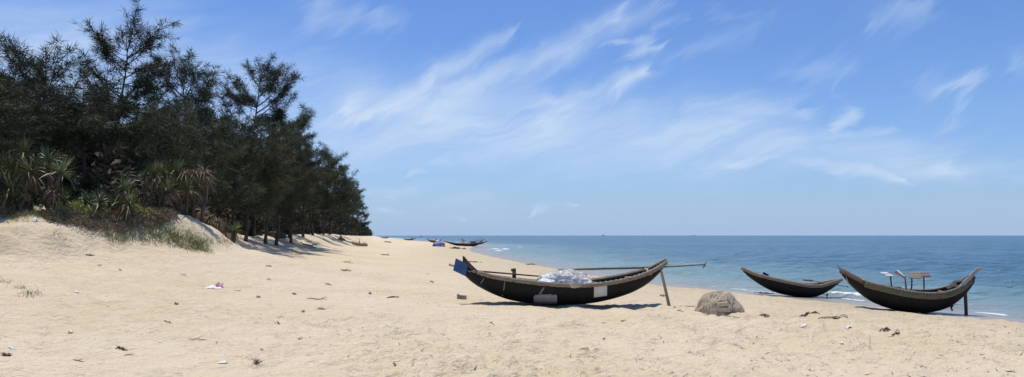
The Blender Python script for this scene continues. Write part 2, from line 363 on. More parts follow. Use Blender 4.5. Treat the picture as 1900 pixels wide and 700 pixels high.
# ------------------------------------------------------------------ sea
def sea_material():
    m = bpy.data.materials.new('sea_water'); m.use_nodes = True; nt = m.node_tree; g = G(nt); b = nt.nodes['Principled BSDF']
    ge = g.n('ShaderNodeNewGeometry'); P = ge.outputs['Position']
    sh = g.n('ShaderNodeAttribute', attribute_name='shallow').outputs['Fac']
    fo = g.n('ShaderNodeAttribute', attribute_name='foam').outputs['Fac']
    pt = g.noise(g.mapping(P, scale=(0.35, 1, 1)), 0.012, 5, 0.55)
    pt2 = g.noise(g.mapping(P, scale=(0.3, 1, 1)), 0.10, 4, 0.6)
    c = g.mix(g.ramp(pt, 0.35, 0.68), SEA_DEEP, SEA_MID)
    c = g.mix(g.ramp(pt2, 0.42, 0.72, 0, 0.5), c, SEA_MID)
    c = g.mix(g.ramp(sh, 0.02, 0.6), c, SEA_NEAR)
    c = g.mix(g.ramp(sh, 0.55, 1.0), c, SEA_EDGE)
    fn = g.noise(P, 2.2, 6, 0.7); fn2 = g.noise(P, 9.0, 5, 0.7)
    fm = g.ramp(g.m('ADD', fo, g.m('MULTIPLY', g.m('SUBTRACT', g.m('ADD', g.m('MULTIPLY', fn, .65), g.m('MULTIPLY', fn2, .35)), 0.5), 1.5)), 0.42, 0.62)
    c = g.mix(fm, c, (0.80, 0.82, 0.82))
    g.put(b.inputs['Base Color'], c)
    g.put(b.inputs['Roughness'], g.m('ADD', 0.22, g.m('MULTIPLY', fm, 0.6)))
    b.inputs['IOR'].default_value = 1.33; b.inputs['Specular IOR Level'].default_value = 0.30
    dist = g.v('LENGTH', P)
    w1 = g.noise(g.mapping(P, (0, 0, R(12)), (0.55, 1.5, 1)), 1.6, 4, 0.6, 0.3)
    w2 = g.noise(g.mapping(P, (0, 0, R(-10)), (0.5, 1.6, 1)), 0.38, 4, 0.6, 0.3)
    w3 = g.noise(g.mapping(P, (0, 0, R(5)), (0.4, 1.6, 1)), 0.07, 4, 0.6)
    h = g.m('ADD', g.m('ADD', g.m('MULTIPLY', w1, 0.28), g.m('MULTIPLY', w2, 1.0)), g.m('MULTIPLY', w3, 3.0))
    bn = g.n('ShaderNodeBump'); g.put(bn.inputs['Height'], h); bn.inputs['Strength'].default_value = 1.0; bn.inputs['Distance'].default_value = 1.05
    g.put(b.inputs['Normal'], bn.outputs[0])
    return m
SEA_DEEP = (0.042, 0.115, 0.185); SEA_MID = (0.075, 0.165, 0.215); SEA_NEAR = (0.165, 0.27, 0.275); SEA_EDGE = (0.27, 0.30, 0.27)

def sdist(x, y): return x - shore(y)
def build_sea():
    angs = np.concatenate([np.linspace(-math.pi, -0.30, 40, endpoint=False), np.linspace(-0.30, 0.66, 300), np.linspace(0.66, math.pi, 61)[1:]])
    rings = np.concatenate([geo(12, 130, 1.007), geo(130, 30000, 1.035)[1:]])
    rg = np.random.default_rng(5)
    waves = []
    for i in range(16):
        lam = 0.9 * 1.28 ** i * (0.9 + .2 * rg.random())
        th = R(200) + rg.normal() * 0.5
        waves.append((2 * math.pi / lam * math.cos(th), 2 * math.pi / lam * math.sin(th), min(0.011 * lam ** 0.75, 0.05), rg.random() * 6.28, lam))
    def fz(x, y):
        z = np.full_like(x, SEA); d = sdist(x, y); r = np.hypot(x, y)
        amp = np.clip((d + 0.2) / 6, 0.04, 1)
        for kx, ky, a, ph, lam in waves:
            z = z + a * np.sin(kx * x + ky * y + ph + 1.5 * vnoise(x / lam / 3, y / lam / 3)) * amp * np.clip(1.3 - r / (lam * 90), 0, 1)
        # small breaker
        bw = brk(x, y, d)
        return z + 0.22 * bw
    def brk(x, y, d):
        c = 1.55 + 0.5 * vnoise(y * 0.4, y * 0) 
        w = np.exp(-((d - c) / 0.42) ** 2) * np.clip(1 - np.abs(y - 31.3) / 3.8, 0, 1) ** .5
        c2 = 4.5
        w2 = np.exp(-((d - 3.2 - 2.2 * vnoise(y * .11, y * 0 + 2)) / 0.8) ** 2) * np.exp(-((y - 138) / 16) ** 2) + .8 * np.exp(-((d - 7.5) / .7) ** 2) * np.exp(-((y - 165) / 18) ** 2)
        return w + w2 * .75
    V, Fq = polar(rings, angs, fz)
    o = fast_mesh('sea', V, Fq, sea_material(), smooth=True)
    x, y = V[:, 0], V[:, 1]; d = sdist(x, y)
    shal = np.exp(-np.clip(d, 0, None) / 13.0)
    lace = 0.82 * np.exp(-((d - 0.25 - 0.5 * vnoise(y * .7, y * 0 + 3)) / 0.30) ** 2) * np.clip(.6 + 1.6 * vnoise(y * .9, y * 0 + 8), .3, 1)
    lace += 0.30 * np.exp(-((d - 2.6 - 0.8 * vnoise(y * .4, y * 0 + 5)) / 0.35) ** 2) * np.clip(2.2 * vnoise(y * .5, y * 0 + 1), 0, 1)
    lace *= 1.0 * np.clip(1.2 - y / 70, 0, 1)
    lace += 0.40 * np.exp(-((d - 0.5) / 2.0) ** 2) * np.exp(-((y - 145) / 30) ** 2)
    foam = np.clip(1.0 * brk(x, y, d) + lace, 0, 1)
    for nm, val in (('shallow', shal), ('foam', foam)):
        a = o.data.attributes.new(nm, 'FLOAT', 'POINT'); a.data.foreach_set('value', val.astype(np.float32))
    tag(o, 'blue rippled sea reaching to the horizon', kind='structure')
build_sea()

# ------------------------------------------------------------------ materials
M = {
 'tar': pmat('black_tar', (0.006, 0.006, 0.008), (0.010, 0.010, 0.012), 9, 0.62, 0.5, 45, c3=(0.014, 0.013, 0.014), s3=2.2, spec=0.22, bdist=0.008),
 'bamboo': pmat('weathered_bamboo', (0.23, 0.18, 0.13), (0.34, 0.28, 0.21), 14, 0.8, 0.6, 30, (1, 8, 8), c3=(0.13, 0.10, 0.075), s3=3),
 'bamboo_dark': pmat('dark_bamboo_weave', (0.055, 0.045, 0.035), (0.11, 0.09, 0.065), 20, 0.85, 0.6, 60, (1, 3, 1)),
 'greywood': pmat('grey_weathered_wood', (0.17, 0.145, 0.115), (0.27, 0.235, 0.19), 10, 0.85, 0.5, 26, (1, 6, 6)),
 'palewood': pmat('pale_wood', (0.36, 0.29, 0.20), (0.47, 0.39, 0.28), 9, 0.8, 0.4, 30, (1, 1, 0.2)),
 'silver': pmat('silvered_plank', (0.33, 0.32, 0.30), (0.44, 0.42, 0.39), 8, 0.75, 0.4, 25, (4, 4, 1)),
 'brownwood': pmat('red_brown_plank', (0.10, 0.052, 0.040), (0.16, 0.092, 0.068), 8, 0.7, 0.4, 24, (1, 5, 5)),
 'darkwood': pmat('dark_wood', (0.055, 0.045, 0.035), (0.10, 0.08, 0.062), 9, 0.8, 0.5, 24, (1, 1, 0.3)),
 'olive': pmat('olive_woven_strake', (0.13, 0.12, 0.065), (0.20, 0.18, 0.11), 16, 0.8, 0.7, 50, (1.5, 1, 6), c3=(0.10, 0.085, 0.06), s3=4),
 'blue': pmat('blue_plastic', (0.030, 0.085, 0.215), (0.042, 0.115, 0.265), 5, 0.5, 0.15, 12),
 'navy': pmat('navy_plastic', (0.012, 0.022, 0.06), (0.018, 0.032, 0.085), 5, 0.5),
 'white': pmat('off_white_sheet', (0.62, 0.63, 0.60), (0.52, 0.52, 0.49), 4, 0.6, 0.2, 9),
 'greypaint': pmat('grey_smear', (0.30, 0.30, 0.30), (0.42, 0.42, 0.41), 20, 0.75, 0.5, 40, (6, 1, 1)),
 'rope': pmat('grey_rope', (0.34, 0.31, 0.27), (0.44, 0.41, 0.36), 40, 0.9),
 'ropewhite': pmat('white_rope', (0.62, 0.60, 0.55), None, 40, 0.9),
 'net': pmat('white_net', (0.86, 0.86, 0.84), (0.74, 0.74, 0.72), 26, 0.85, 0.6, 40, c3=(0.70, 0.66, 0.58), s3=5, bdist=0.015),
 'netblue': pmat('blue_white_net', (0.52, 0.58, 0.68), (0.74, 0.76, 0.78), 22, 0.85, 0.6, 40, bdist=0.015),
 'nettan': pmat('tan_net', (0.46, 0.375, 0.26), (0.64, 0.54, 0.395), 30, 0.95, 0.9, 60, (2.5, 1, 0.8), c3=(0.24, 0.195, 0.135), s3=5, bdist=0.02),
 'netfuzz': pmat('tan_net_strands', (0.42, 0.34, 0.24), (0.76, 0.65, 0.49), 30, 0.95),
 'foamblock': pmat('tan_foam', (0.62, 0.54, 0.36), (0.50, 0.43, 0.28), 18, 0.9, 0.4, 50),
 'red': pmat('faded_red_paint', (0.23, 0.045, 0.045), (0.13, 0.05, 0.045), 8, 0.65, 0.3, 25),
 'metal': pmat('dull_metal', (0.07, 0.07, 0.07), (0.12, 0.11, 0.10), 20, 0.5),
 'bark': pmat('grey_brown_bark', (0.065, 0.052, 0.042), (0.12, 0.10, 0.082), 8, 0.95, 0.8, 20, (1, 1, 0.25), bdist=0.04),
 'needle': pmat('casuarina_needles', (0.042, 0.053, 0.029), (0.088, 0.100, 0.051), 0.7, 0.75, rnd=0.2, spec=0.2, c3=(0.115, 0.108, 0.066), s3=0.45),
 'needle_top': pmat('casuarina_needles_young', (0.030, 0.044, 0.028), (0.050, 0.064, 0.040), 0.9, 0.75, rnd=0.12, spec=0.2),
 'pand': pmat('pandanus_leaf', (0.06, 0.098, 0.038), (0.12, 0.15, 0.066), 5, 0.45, rnd=0.15, spec=0.5),
 'pandpale': pmat('pale_pandanus_leaf', (0.10, 0.14, 0.062), (0.20, 0.22, 0.10), 5, 0.45, rnd=0.15, spec=0.5),
 'pandry': pmat('dry_pandanus_leaf', (0.15, 0.108, 0.066), (0.27, 0.20, 0.125), 6, 0.7, rnd=0.15),
 'shrub': pmat('purple_brown_shrub', (0.16, 0.125, 0.08), (0.26, 0.20, 0.125), 1.2, 0.85, c3=(0.23, 0.235, 0.095), s3=0.9),
 'groundcover': pmat('yellow_green_creeper', (0.23, 0.26, 0.06), (0.40, 0.40, 0.09), 1.6, 0.7),
 'grass': pmat('dune_grass', (0.16, 0.20, 0.06), (0.27, 0.28, 0.10), 1.4, 0.75, c3=(0.32, 0.27, 0.14), s3=0.7),
 'brush': pmat('dead_brush', (0.045, 0.038, 0.028), (0.085, 0.07, 0.05), 1.5, 0.9),
 'driftwood': pmat('driftwood', (0.20, 0.155, 0.105), (0.30, 0.24, 0.17), 9, 0.9, 0.6, 24),
 'twig': pmat('dark_twig', (0.15, 0.115, 0.078), (0.23, 0.18, 0.125), 9, 0.9),
 'weed': pmat('dry_seaweed', (0.085, 0.063, 0.042), (0.15, 0.115, 0.078), 12, 0.9, 0.6, 30),
 'scrapwhite': pmat('white_litter', (0.78, 0.78, 0.76), (0.66, 0.66, 0.64), 8, 0.5),
 'scrapblue': pmat('blue_litter', (0.06, 0.13, 0.36), (0.10, 0.20, 0.45), 8, 0.5),
 'scrappink': pmat('pink_cloth', (0.50, 0.14, 0.22), (0.62, 0.30, 0.36), 8, 0.8),
 'shell': pmat('grey_shell', (0.30, 0.28, 0.25), (0.42, 0.40, 0.36), 8, 0.6),
 'brick': pmat('weathered_block', (0.26, 0.22, 0.16), (0.36, 0.31, 0.24), 10, 0.9, 0.6, 20),
 'tarpblue': pmat('blue_tarp', (0.07, 0.13, 0.42), (0.20, 0.30, 0.62), 3, 0.5),
 'tarpred': pmat('orange_red_tarp', (0.42, 0.12, 0.06), (0.36, 0.16, 0.10), 3, 0.6),
 'tarpdark': pmat('dark_tarp', (0.03, 0.035, 0.07), (0.06, 0.06, 0.10), 3, 0.6),
}

# ------------------------------------------------------------------ trees
def unit(v): return v / (np.linalg.norm(v, axis=-1, keepdims=True) + 1e-9)
def bez(a, b, c, n):
    t = np.linspace(0, 1, n)[:, None]
    return (1 - t) ** 2 * a + 2 * t * (1 - t) * b + t * t * c

def foliage(limbs, rg, step=0.2, sublen=1.0, clus=0.12, per=5, nl=0.34, nw=0.03, start=0.22, dens=1.0, hang=0.25):
    """needle tufts along the limbs; returns triangles (n,3,3)"""
    SP, SD, SL = [], [], []
    for L in limbs:
        seg = np.linalg.norm(np.diff(L, axis=0), axis=1); tot = seg.sum()
        n = max(3, int(tot / step * dens)); cum = np.concatenate([[0], np.cumsum(seg)]) / tot
        t = start + (1 - start) * rg.random(n) ** 0.85
        P = np.stack([np.interp(t, cum, L[:, k]) for k in range(3)], 1)
        T = unit(np.stack([np.interp(np.clip(t + .06, 0, 1), cum, L[:, k]) - np.interp(np.clip(t - .06, 0, 1), cum, L[:, k]) for k in range(3)], 1))
        D = unit(T * 0.75 + rg.normal(size=(n, 3)) * np.array([0.55, 0.55, 0.32]) + np.array([0, 0, 0.28]))
        ln = sublen * (0.35 + 0.75 * (1 - t)) * (0.6 + 0.8 * rg.random(n)) * min(1.0, 0.45 + tot / 5)
        SP.append(P); SD.append(D); SL.append(ln)
        SP.append(L[-1:]); SD.append(T[-1:]); SL.append(np.array([0.4 * sublen]))
    P = np.concatenate(SP); D = np.concatenate(SD); ln = np.concatenate(SL)
    cnt = np.maximum(2, (ln / clus).astype(int)); idx = np.repeat(np.arange(len(P)), cnt)
    u = rg.random(len(idx)); Q = P[idx] + D[idx] * (ln[idx] * u)[:, None]
    Q[:, 2] -= 0.18 * (ln[idx] * u) ** 2
    k = np.repeat(np.arange(len(Q)), per); n = len(k)
    d = unit(D[idx][k] * 0.8 + rg.normal(size=(n, 3)) * 0.55 + np.array([0, 0, -hang]))
    l = nl * (0.5 + rg.random(n)); s = unit(np.cross(d, rg.normal(size=(n, 3)))) * (nw * (0.6 + 0.8 * rg.random(n)))[:, None] * 0.5
    A = Q[k] + rg.normal(size=(n, 3)) * 0.03
    tri = np.stack([A - s + d * 0.2 * l[:, None], A + s + d * 0.2 * l[:, None], A + d * l[:, None]], 1)
    # a plain twig sliver for each sub-branch
    s2 = unit(np.cross(D, rg.normal(size=D.shape))) * 0.012
    tw = np.stack([P - s2, P + s2, P + D * ln[:, None]], 1)
    return np.concatenate([tri, tw])

def tri_object(name, tri, mat, parent=None):
    n = len(tri)
    return fast_mesh(name, tri.reshape(-1, 3), np.arange(n * 3).reshape(-1, 3), mat, parent)

def auto_limbs(rg, trunk, H, zlo, Rmax, n, lean=(0, 0), peak=0.42, rise=0.45):
    limbs = []; zt = trunk[:, 2]; tiers = max(5, int((H - zlo) / 1.15)); tdir = rg.random(tiers) * 6.28; tl = rg.uniform(.62, 1.2, tiers)
    for i in range(n):
        k = int(i * tiers / n); u = min(1.0, max(0.0, (k + .5 + rg.normal() * .22) / tiers)) ** .85; z = zlo + (H * 0.97 - zlo) * u
        p = np.array([np.interp(z, zt, trunk[:, k]) for k in range(3)])
        prof = (min(1, 0.6 + 0.4 * u / peak) if u < peak else max(0.24, (1 - (u - peak) / (1 - peak)) ** 0.42)) * (1 + .22 * math.sin(u * 17 + i * .07 + Rmax * 9))
        ln = Rmax * prof * (0.6 + 0.55 * rg.random()) * tl[k]
        a = tdir[k] + rg.normal() * 1.25; d = np.array([math.cos(a), math.sin(a), 0.0])
        tip = p + d * ln + np.array([lean[0] * ln, lean[1] * ln, ln * rise * (0.5 + rg.random() * 1.1) - (1 - u) * 0.25 * ln])
        mid = p + (tip - p) * 0.5 + np.array([0, 0, -0.12 * ln]) + rg.normal(size=3) * 0.12 * ln
        limbs.append(bez(p, mid, tip, 6))
    return limbs

def make_tree(name, base, H, rg, label, group, Rmax=2.6, zlo=None, n=42, tips=(), trunk_pts=None, tr=0.16, lean=(0.12, 0), mat='needle', dens=1.0, nw=0.03, nl=0.34, per=5, cat='tree', forks=()):
    base = np.asarray(base, float)
    root = thing(name, base, label, cat, group)
    if trunk_pts is None:
        c = np.array([lean[0] * H * 0.25 + rg.normal() * .2, rg.normal() * .25, H * 0.5])
        trunk = bez(np.array([0, 0, -0.3]), c, np.array([lean[0] * H * .8, lean[1] * H, H]), 12)
        trunk[2:-1, :2] += rg.normal(size=(9, 2)) * 0.05 * H / 8
    else:
        trunk = np.asarray(trunk_pts, float)
    mb = MB(); L = len(trunk)
    mb.tube(trunk, tr * (1 - 0.88 * np.linspace(0, 1, L) ** 0.8) * (1 + 0.35 * np.exp(-np.linspace(0, 1, L) * 18)), 8)
    zlo = H * 0.28 if zlo is None else zlo
    limbs = auto_limbs(rg, trunk, H, zlo, Rmax, n, lean)
    for (tip, zf) in tips:                                     # limbs that reach to given points
        tip = np.asarray(tip, float); z = zf * trunk[-1, 2]
        p = np.array([np.interp(z, trunk[:, 2], trunk[:, k]) for k in range(3)])
        d = tip - p
        mid = p + d * 0.45 + np.array([d[0] * 0.12, d[1] * 0.12, -0.10 * abs(d[2]) - 0.1])
        limb = bez(p, mid, tip, 9); limbs.append(limb)
        if np.linalg.norm(d) > 2.0:
            for q in range(3): # shorter side limbs near the end of it
                s = limb[3 + 2 * q]; dd = unit(d + rg.normal(size=3) * np.array([.5, .5, .35]) * np.linalg.norm(d)) * (0.5 + 0.5 * rg.random())
                limbs.append(bez(s, s + dd * .5 + np.array([0, 0, -.06]), s + dd * 1.1, 5))
    crown = tri_object('crown', foliage(limbs, rg, dens=dens * 1.5, start=.30, sublen=1.0, nw=nw * 1.0, nl=nl * 1.25, hang=.32, per=per), M[mat], root)
    for Lb in limbs:
        tot = np.linalg.norm(Lb[-1] - Lb[0]); mb.tube(Lb, np.linspace(0.016 + 0.010 * tot, 0.008, len(Lb)), 4)
    mb.build('trunk', M['bark'], root)
    return root

def tree_base(px, Y):
    x = (px - 950) / F * Y
    return np.array([x, Y, gz(x, Y)])

GROVE = 'casuarina trees of the coastal grove'
def hero(name, basepx, Y, toppx, toppy, tippx, rg, label, Rmax=2.4, n=40, zlo=0.25, dens=1.0, dY=1.6, mat='needle', tr=0.16, bend=0.0, per=5):
    b = tree_base(basepx, Y); T = at(toppx, toppy, Y + rg.normal() * .3) - b
    c = np.array([T[0] * 0.25 + bend, rg.normal() * .3, T[2] * 0.5])
    trunk = bez(np.array([0, 0, -0.3]), c, T, 12); trunk[2:-1, :2] += np.cumsum(rg.normal(size=(9, 2)) * 0.12, 0) * np.linspace(1, .2, 9)[:, None]
    tips = []
    for q in tippx:
        x, y = q[:2]; zf = q[2] if len(q) > 2 else None
        w = at(x, y, Y + rg.uniform(-dY, dY)) - b
        if zf is None: zf = np.clip((w[2] - 0.7 * abs(w[0] - T[0] * .8) - 0.8) / T[2], 0.25, 0.93)
        tips.append((w, zf))
    return make_tree(name, b, T[2], rg, label, GROVE, Rmax, zlo * T[2], n, tips, trunk, tr, (0.1, 0), mat, dens, per=per)

def build_trees():
    r = np.random.default_rng(21)
    N = 'casuarina_tree'
    hero(N, 105, 41, 75, 118, [(4, 86), (16, 80), (40, 92), (84, 99), (108, 106), (60, 110), (128, 122), (0, 135), (30, 120), (148, 140)], r,
         'casuarina with a wind bent top drooping left at far left of the grove', 2.6, 40, 0.2)
    hero(N, 196, 46, 235, 70, [(251, 24), (302, 46), (168, 49), (156, 103), (182, 72), (268, 126), (276, 78), (192, 78), (153, 132), (262, 60), (285, 62), (172, 120), (282, 122), (225, 60), (205, 100), (244, 45)], r,
         'tallest casuarina in the grove with an open forked feathery top', 2.3, 34, 0.2, dens=0.8)
    hero(N, 338, 48, 335, 135, [(352, 106), (291, 107), (322, 112), (393, 150), (374, 140), (384, 163), (305, 140), (345, 120), (366, 125), (395, 160), (300, 125), (358, 180)], r,
         'casuarina with a flat spreading top and curved bare trunk above the dry pandanus', 1.7, 26, 0.45, dens=0.85, bend=0.5)
    hero(N, 470, 60, 486, 128, [(481, 112), (521, 124), (546, 141), (498, 117), (461, 126), (430, 147), (541, 181), (408, 180), (421, 165), (508, 135), (528, 168), (445, 150), (530, 140)], r,
         'tall casuarina with a knotted twin topped crown, right of the sky gap', 2.7, 46, 0.22)
    hero(N, 538, 66, 540, 225, [(574, 208), (562, 222), (548, 232), (566, 256), (522, 215), (555, 240), (575, 214), (510, 205)], r,
         'casuarina reaching one long bough right above the beach trunks', 2.7, 44, 0.25)
    hero(N, 580, 82, 590, 275, [(606, 284), (632, 290), (592, 268), (572, 262), (622, 296), (560, 255), (636, 312)], r,
         'casuarina with stepped ledges of foliage midway along the seaward tree edge', 2.7, 44, 0.22)
    hero(N, 612, 104, 625, 305, [(656, 325), (642, 312), (652, 340), (612, 290), (660, 352), (600, 285)], r,
         'dark casuarina overhanging the sand behind the driftwood stump', 2.8, 40, 0.22)
    hero(N, 632, 132, 648, 335, [(668, 356), (662, 345), (658, 335), (670, 372), (640, 325)], r,
         'casuarina near the far end of the grove above the upright driftwood log', 3.0, 40, 0.15)
    hero(N, 652, 175, 660, 365, [(670, 378), (664, 366), (672, 392)], r,
         'small looking casuarina, second last before the hazy far tree line', 3.0, 40, 0.12)
    hero(N, 664, 240, 671, 393, [(682, 402), (676, 396), (686, 412)], r,
         'last distinct casuarina where the tree line meets the horizon', 3.2, 40, 0.1)
    # lower front row whose trunks show
    fr = [(20, 33, 175, 'bushy casuarina crown behind the tallest pandanus rosettes'), (150, 36, 190, 'dense dark casuarina filling the hollow between the two pandanus clumps'),
          (262, 38, 185, 'casuarina with a leaning bare limb above the small pandanus'), (395, 43, 215, 'low boughed casuarina just right of the dry pandanus thicket'),
          (432, 47, 235, 'grey green casuarina at the top of the bare sand scarp'), (455, 51, 265, 'thin trunked casuarina beside the scarp foot'),
          (492, 55, 235, 'casuarina with a root mound and bent trunk at the grove edge'), (512, 58, 262, 'slim casuarina right of the root mound'),
          (540, 63, 280, 'casuarina with slim leaning trunk behind the scattered sticks'), (562, 72, 300, 'narrow casuarina between root mound and driftwood stump'),
          (600, 92, 325, 'casuarina directly behind the driftwood stump'), (622, 118, 345, 'shaded casuarina just right of the driftwood stump'),
          (642, 150, 370, 'low casuarina above the upright driftwood log')]
    for (px, Y, ty, lab) in fr:
        b = tree_base(px, Y); H = at(px, ty, Y)[2] - b[2]
        make_tree(N, b, H, r, lab, GROVE, 2.5 if px < 420 else 3.1, H * (0.14 if px < 420 else 0.22 if px < 540 else 0.12), 42, lean=(r.uniform(-.02, .25), 0), tr=0.13, dens=0.95)
    # trees packed behind, told apart by nothing in the photograph
    lab = 'shadowy casuarina packed deep inside the grove behind its front trees'
    protos = []
    for i in range(4):
        t = make_tree(N, (0, 0, 0), 9.0, r, lab, 'casuarinas deep inside the grove', 2.9, 9 * (0.10 + 0.06 * i), 44, lean=(0.1, 0), dens=0.8, nw=0.04, per=5)
        protos.append(t)
    ox = [0, 15, 50, 110, 150, 165, 200, 270, 300, 350, 395, 410, 440, 480, 510, 540, 575, 600, 630, 655, 670, 690, 700]
    oy = [135, 132, 130, 138, 148, 150, 145, 150, 155, 170, 220, 220, 190, 165, 175, 200, 246, 290, 310, 348, 377, 411, 432]
    used = 0
    spots = []
    for row, (dx, step) in enumerate([(-2.5, 4.6), (-6.5, 5.0), (-11, 5.6), (-16, 6.2), (-22, 7.5)]):
        Y = 29.0 + row * 1.7
        while Y < 340:
            spots.append((np.interp(Y, _cy, _cx) - 3.2 + dx * (1 + Y / 500) + r.normal() * .7, Y, row)); Y += (step + r.random() * 1.6) * max(1, Y / 75)
    for (x, Y, row) in spots:
        px = 950 + F * x / Y
        if px < -60 or px > 688 or (row >= 2 and Y > 120) or (row >= 3 and Y > 62): continue
        g0 = gz(x, Y); hmax = CZ + (HORIZON - np.interp(px, ox, oy)) / F * Y - g0
        H = min(r.uniform(8.5, 11.5), hmax * 0.97) if row < 3 else min(11.5, hmax * 0.98)
        if H < 2.0: continue
        src = protos[r.integers(4)]
        if used < 4: t = protos[used]
        else: t = copy_tree(src)
        used += 1
        t.location = (x, Y, g0); t.rotation_euler = (0, 0, r.uniform(-.6, .6) + (math.pi if r.random() < .3 else 0))
        w = max(0.85, min(1.25, H / 9)); t.scale = (w, w, H / 9)
    # far wood seen as one mass
    tri = []
    for i in range(110):
        Y = 330 * (2300 / 330) ** r.random(); x = np.interp(Y, _cy, _cx) - 4 - abs(r.normal()) * 0.03 * Y; H = r.uniform(6.5, 9.5); g0 = gz(x, Y)
        n = 700; u = r.random(n); a = r.random(n) * 6.28; rad = (0.6 + 3.4 * np.sin(np.clip(u * 1.1 + .12, 0, 1) * math.pi) ** .7) * np.sqrt(r.random(n)) * (1 + .4 * np.sin(a * 3 + i))
        P = np.stack([x + rad * np.cos(a), Y + rad * np.sin(a), g0 + u * H], 1)
        s = 0.35 + Y / 1600; tri.append(P[:, None, :] + r.normal(size=(n, 3, 3)) * s * np.array([.6, .6, .45]))
    o = tri_object('distant_woodland', np.concatenate(tri), M['needle_top'])
    tag(o, 'distant band of woodland shrinking to the horizon', 'woodland', kind='stuff')
    # shaded undergrowth
    n = 26000; Y = 27 + 60 * r.random(n) ** 1.3; x = np.interp(Y, _cy, _cx) - 4.5 - 14 * r.random(n)
    hh = 1.9 * r.random(n) ** 1.4 * (1 + 0.8 * fbm(x * .5, Y * .5, 2)); z = ground(x, Y, False) + hh
    P = np.stack([x, Y, z], 1); o = tri_object('undergrowth', P[:, None, :] + r.normal(size=(n, 3, 3)) * np.array([.16, .16, .12]), M['needle'])
    n2 = 36000; Y2 = 31.5 * (260 / 31.5) ** r.random(n2); x2 = np.interp(Y2, _cy, _cx) - np.where(Y2 < 40, -.1, .9) - (2.5 + Y2 * .03) * r.random(n2) ** 1.5
    k2 = fbm(x2 * .35, Y2 * .25, 2) > -.18; x2, Y2 = x2[k2], Y2[k2]; n2 = len(x2); z2 = ground(x2, Y2, False) + 1.5 * r.random(n2) ** 1.6 * (1 + fbm(x2 * .6, Y2 * .4, 2)) * (1 + Y2 / 150)
    P2 = np.stack([x2, Y2, z2], 1); o.data.materials[0] = M['needle']
    ob = tri_object('grove_edge_brush', P2[:, None, :] + r.normal(size=(n2, 3, 3)) * np.array([.10, .10, .08]) * (1 + Y2 / 90)[:, None, None], M['brush']); tag(ob, 'dark brush and dead branches along the foot of the grove', 'brush', kind='stuff')
    tag(o, 'dark leafy undergrowth on the grove floor between the trunks', 'undergrowth', kind='stuff')
build_trees()

# ------------------------------------------------------------------ boats
class Frame:
    """a boat's own frame: x along the length, y across (away from the viewer), z up from the sand"""
    def __init__(s, px, py, yaw, dz=0.0):
        s.O = hit(px, py); s.O[2] += dz; s.yaw = yaw
        s.u = np.array([math.cos(yaw), math.sin(yaw), 0]); s.v = np.array([-math.sin(yaw), math.cos(yaw), 0])
    def loc(s, px, py, yo=0.0):
        d = np.array([(px - 950) / F, 1.0, -(py - HORIZON) / F])
        k = (yo - (CAM - s.O) @ s.v) / (d @ s.v); p = CAM + k * d - s.O
        return np.array([p @ s.u, yo, p[2]])
    def world(s, l): return s.O + s.u * l[0] + s.v * l[1] + np.array([0, 0, l[2]])
    def loc_w(s, w): p = w - s.O; return np.array([p @ s.u, p @ s.v, p[2]])

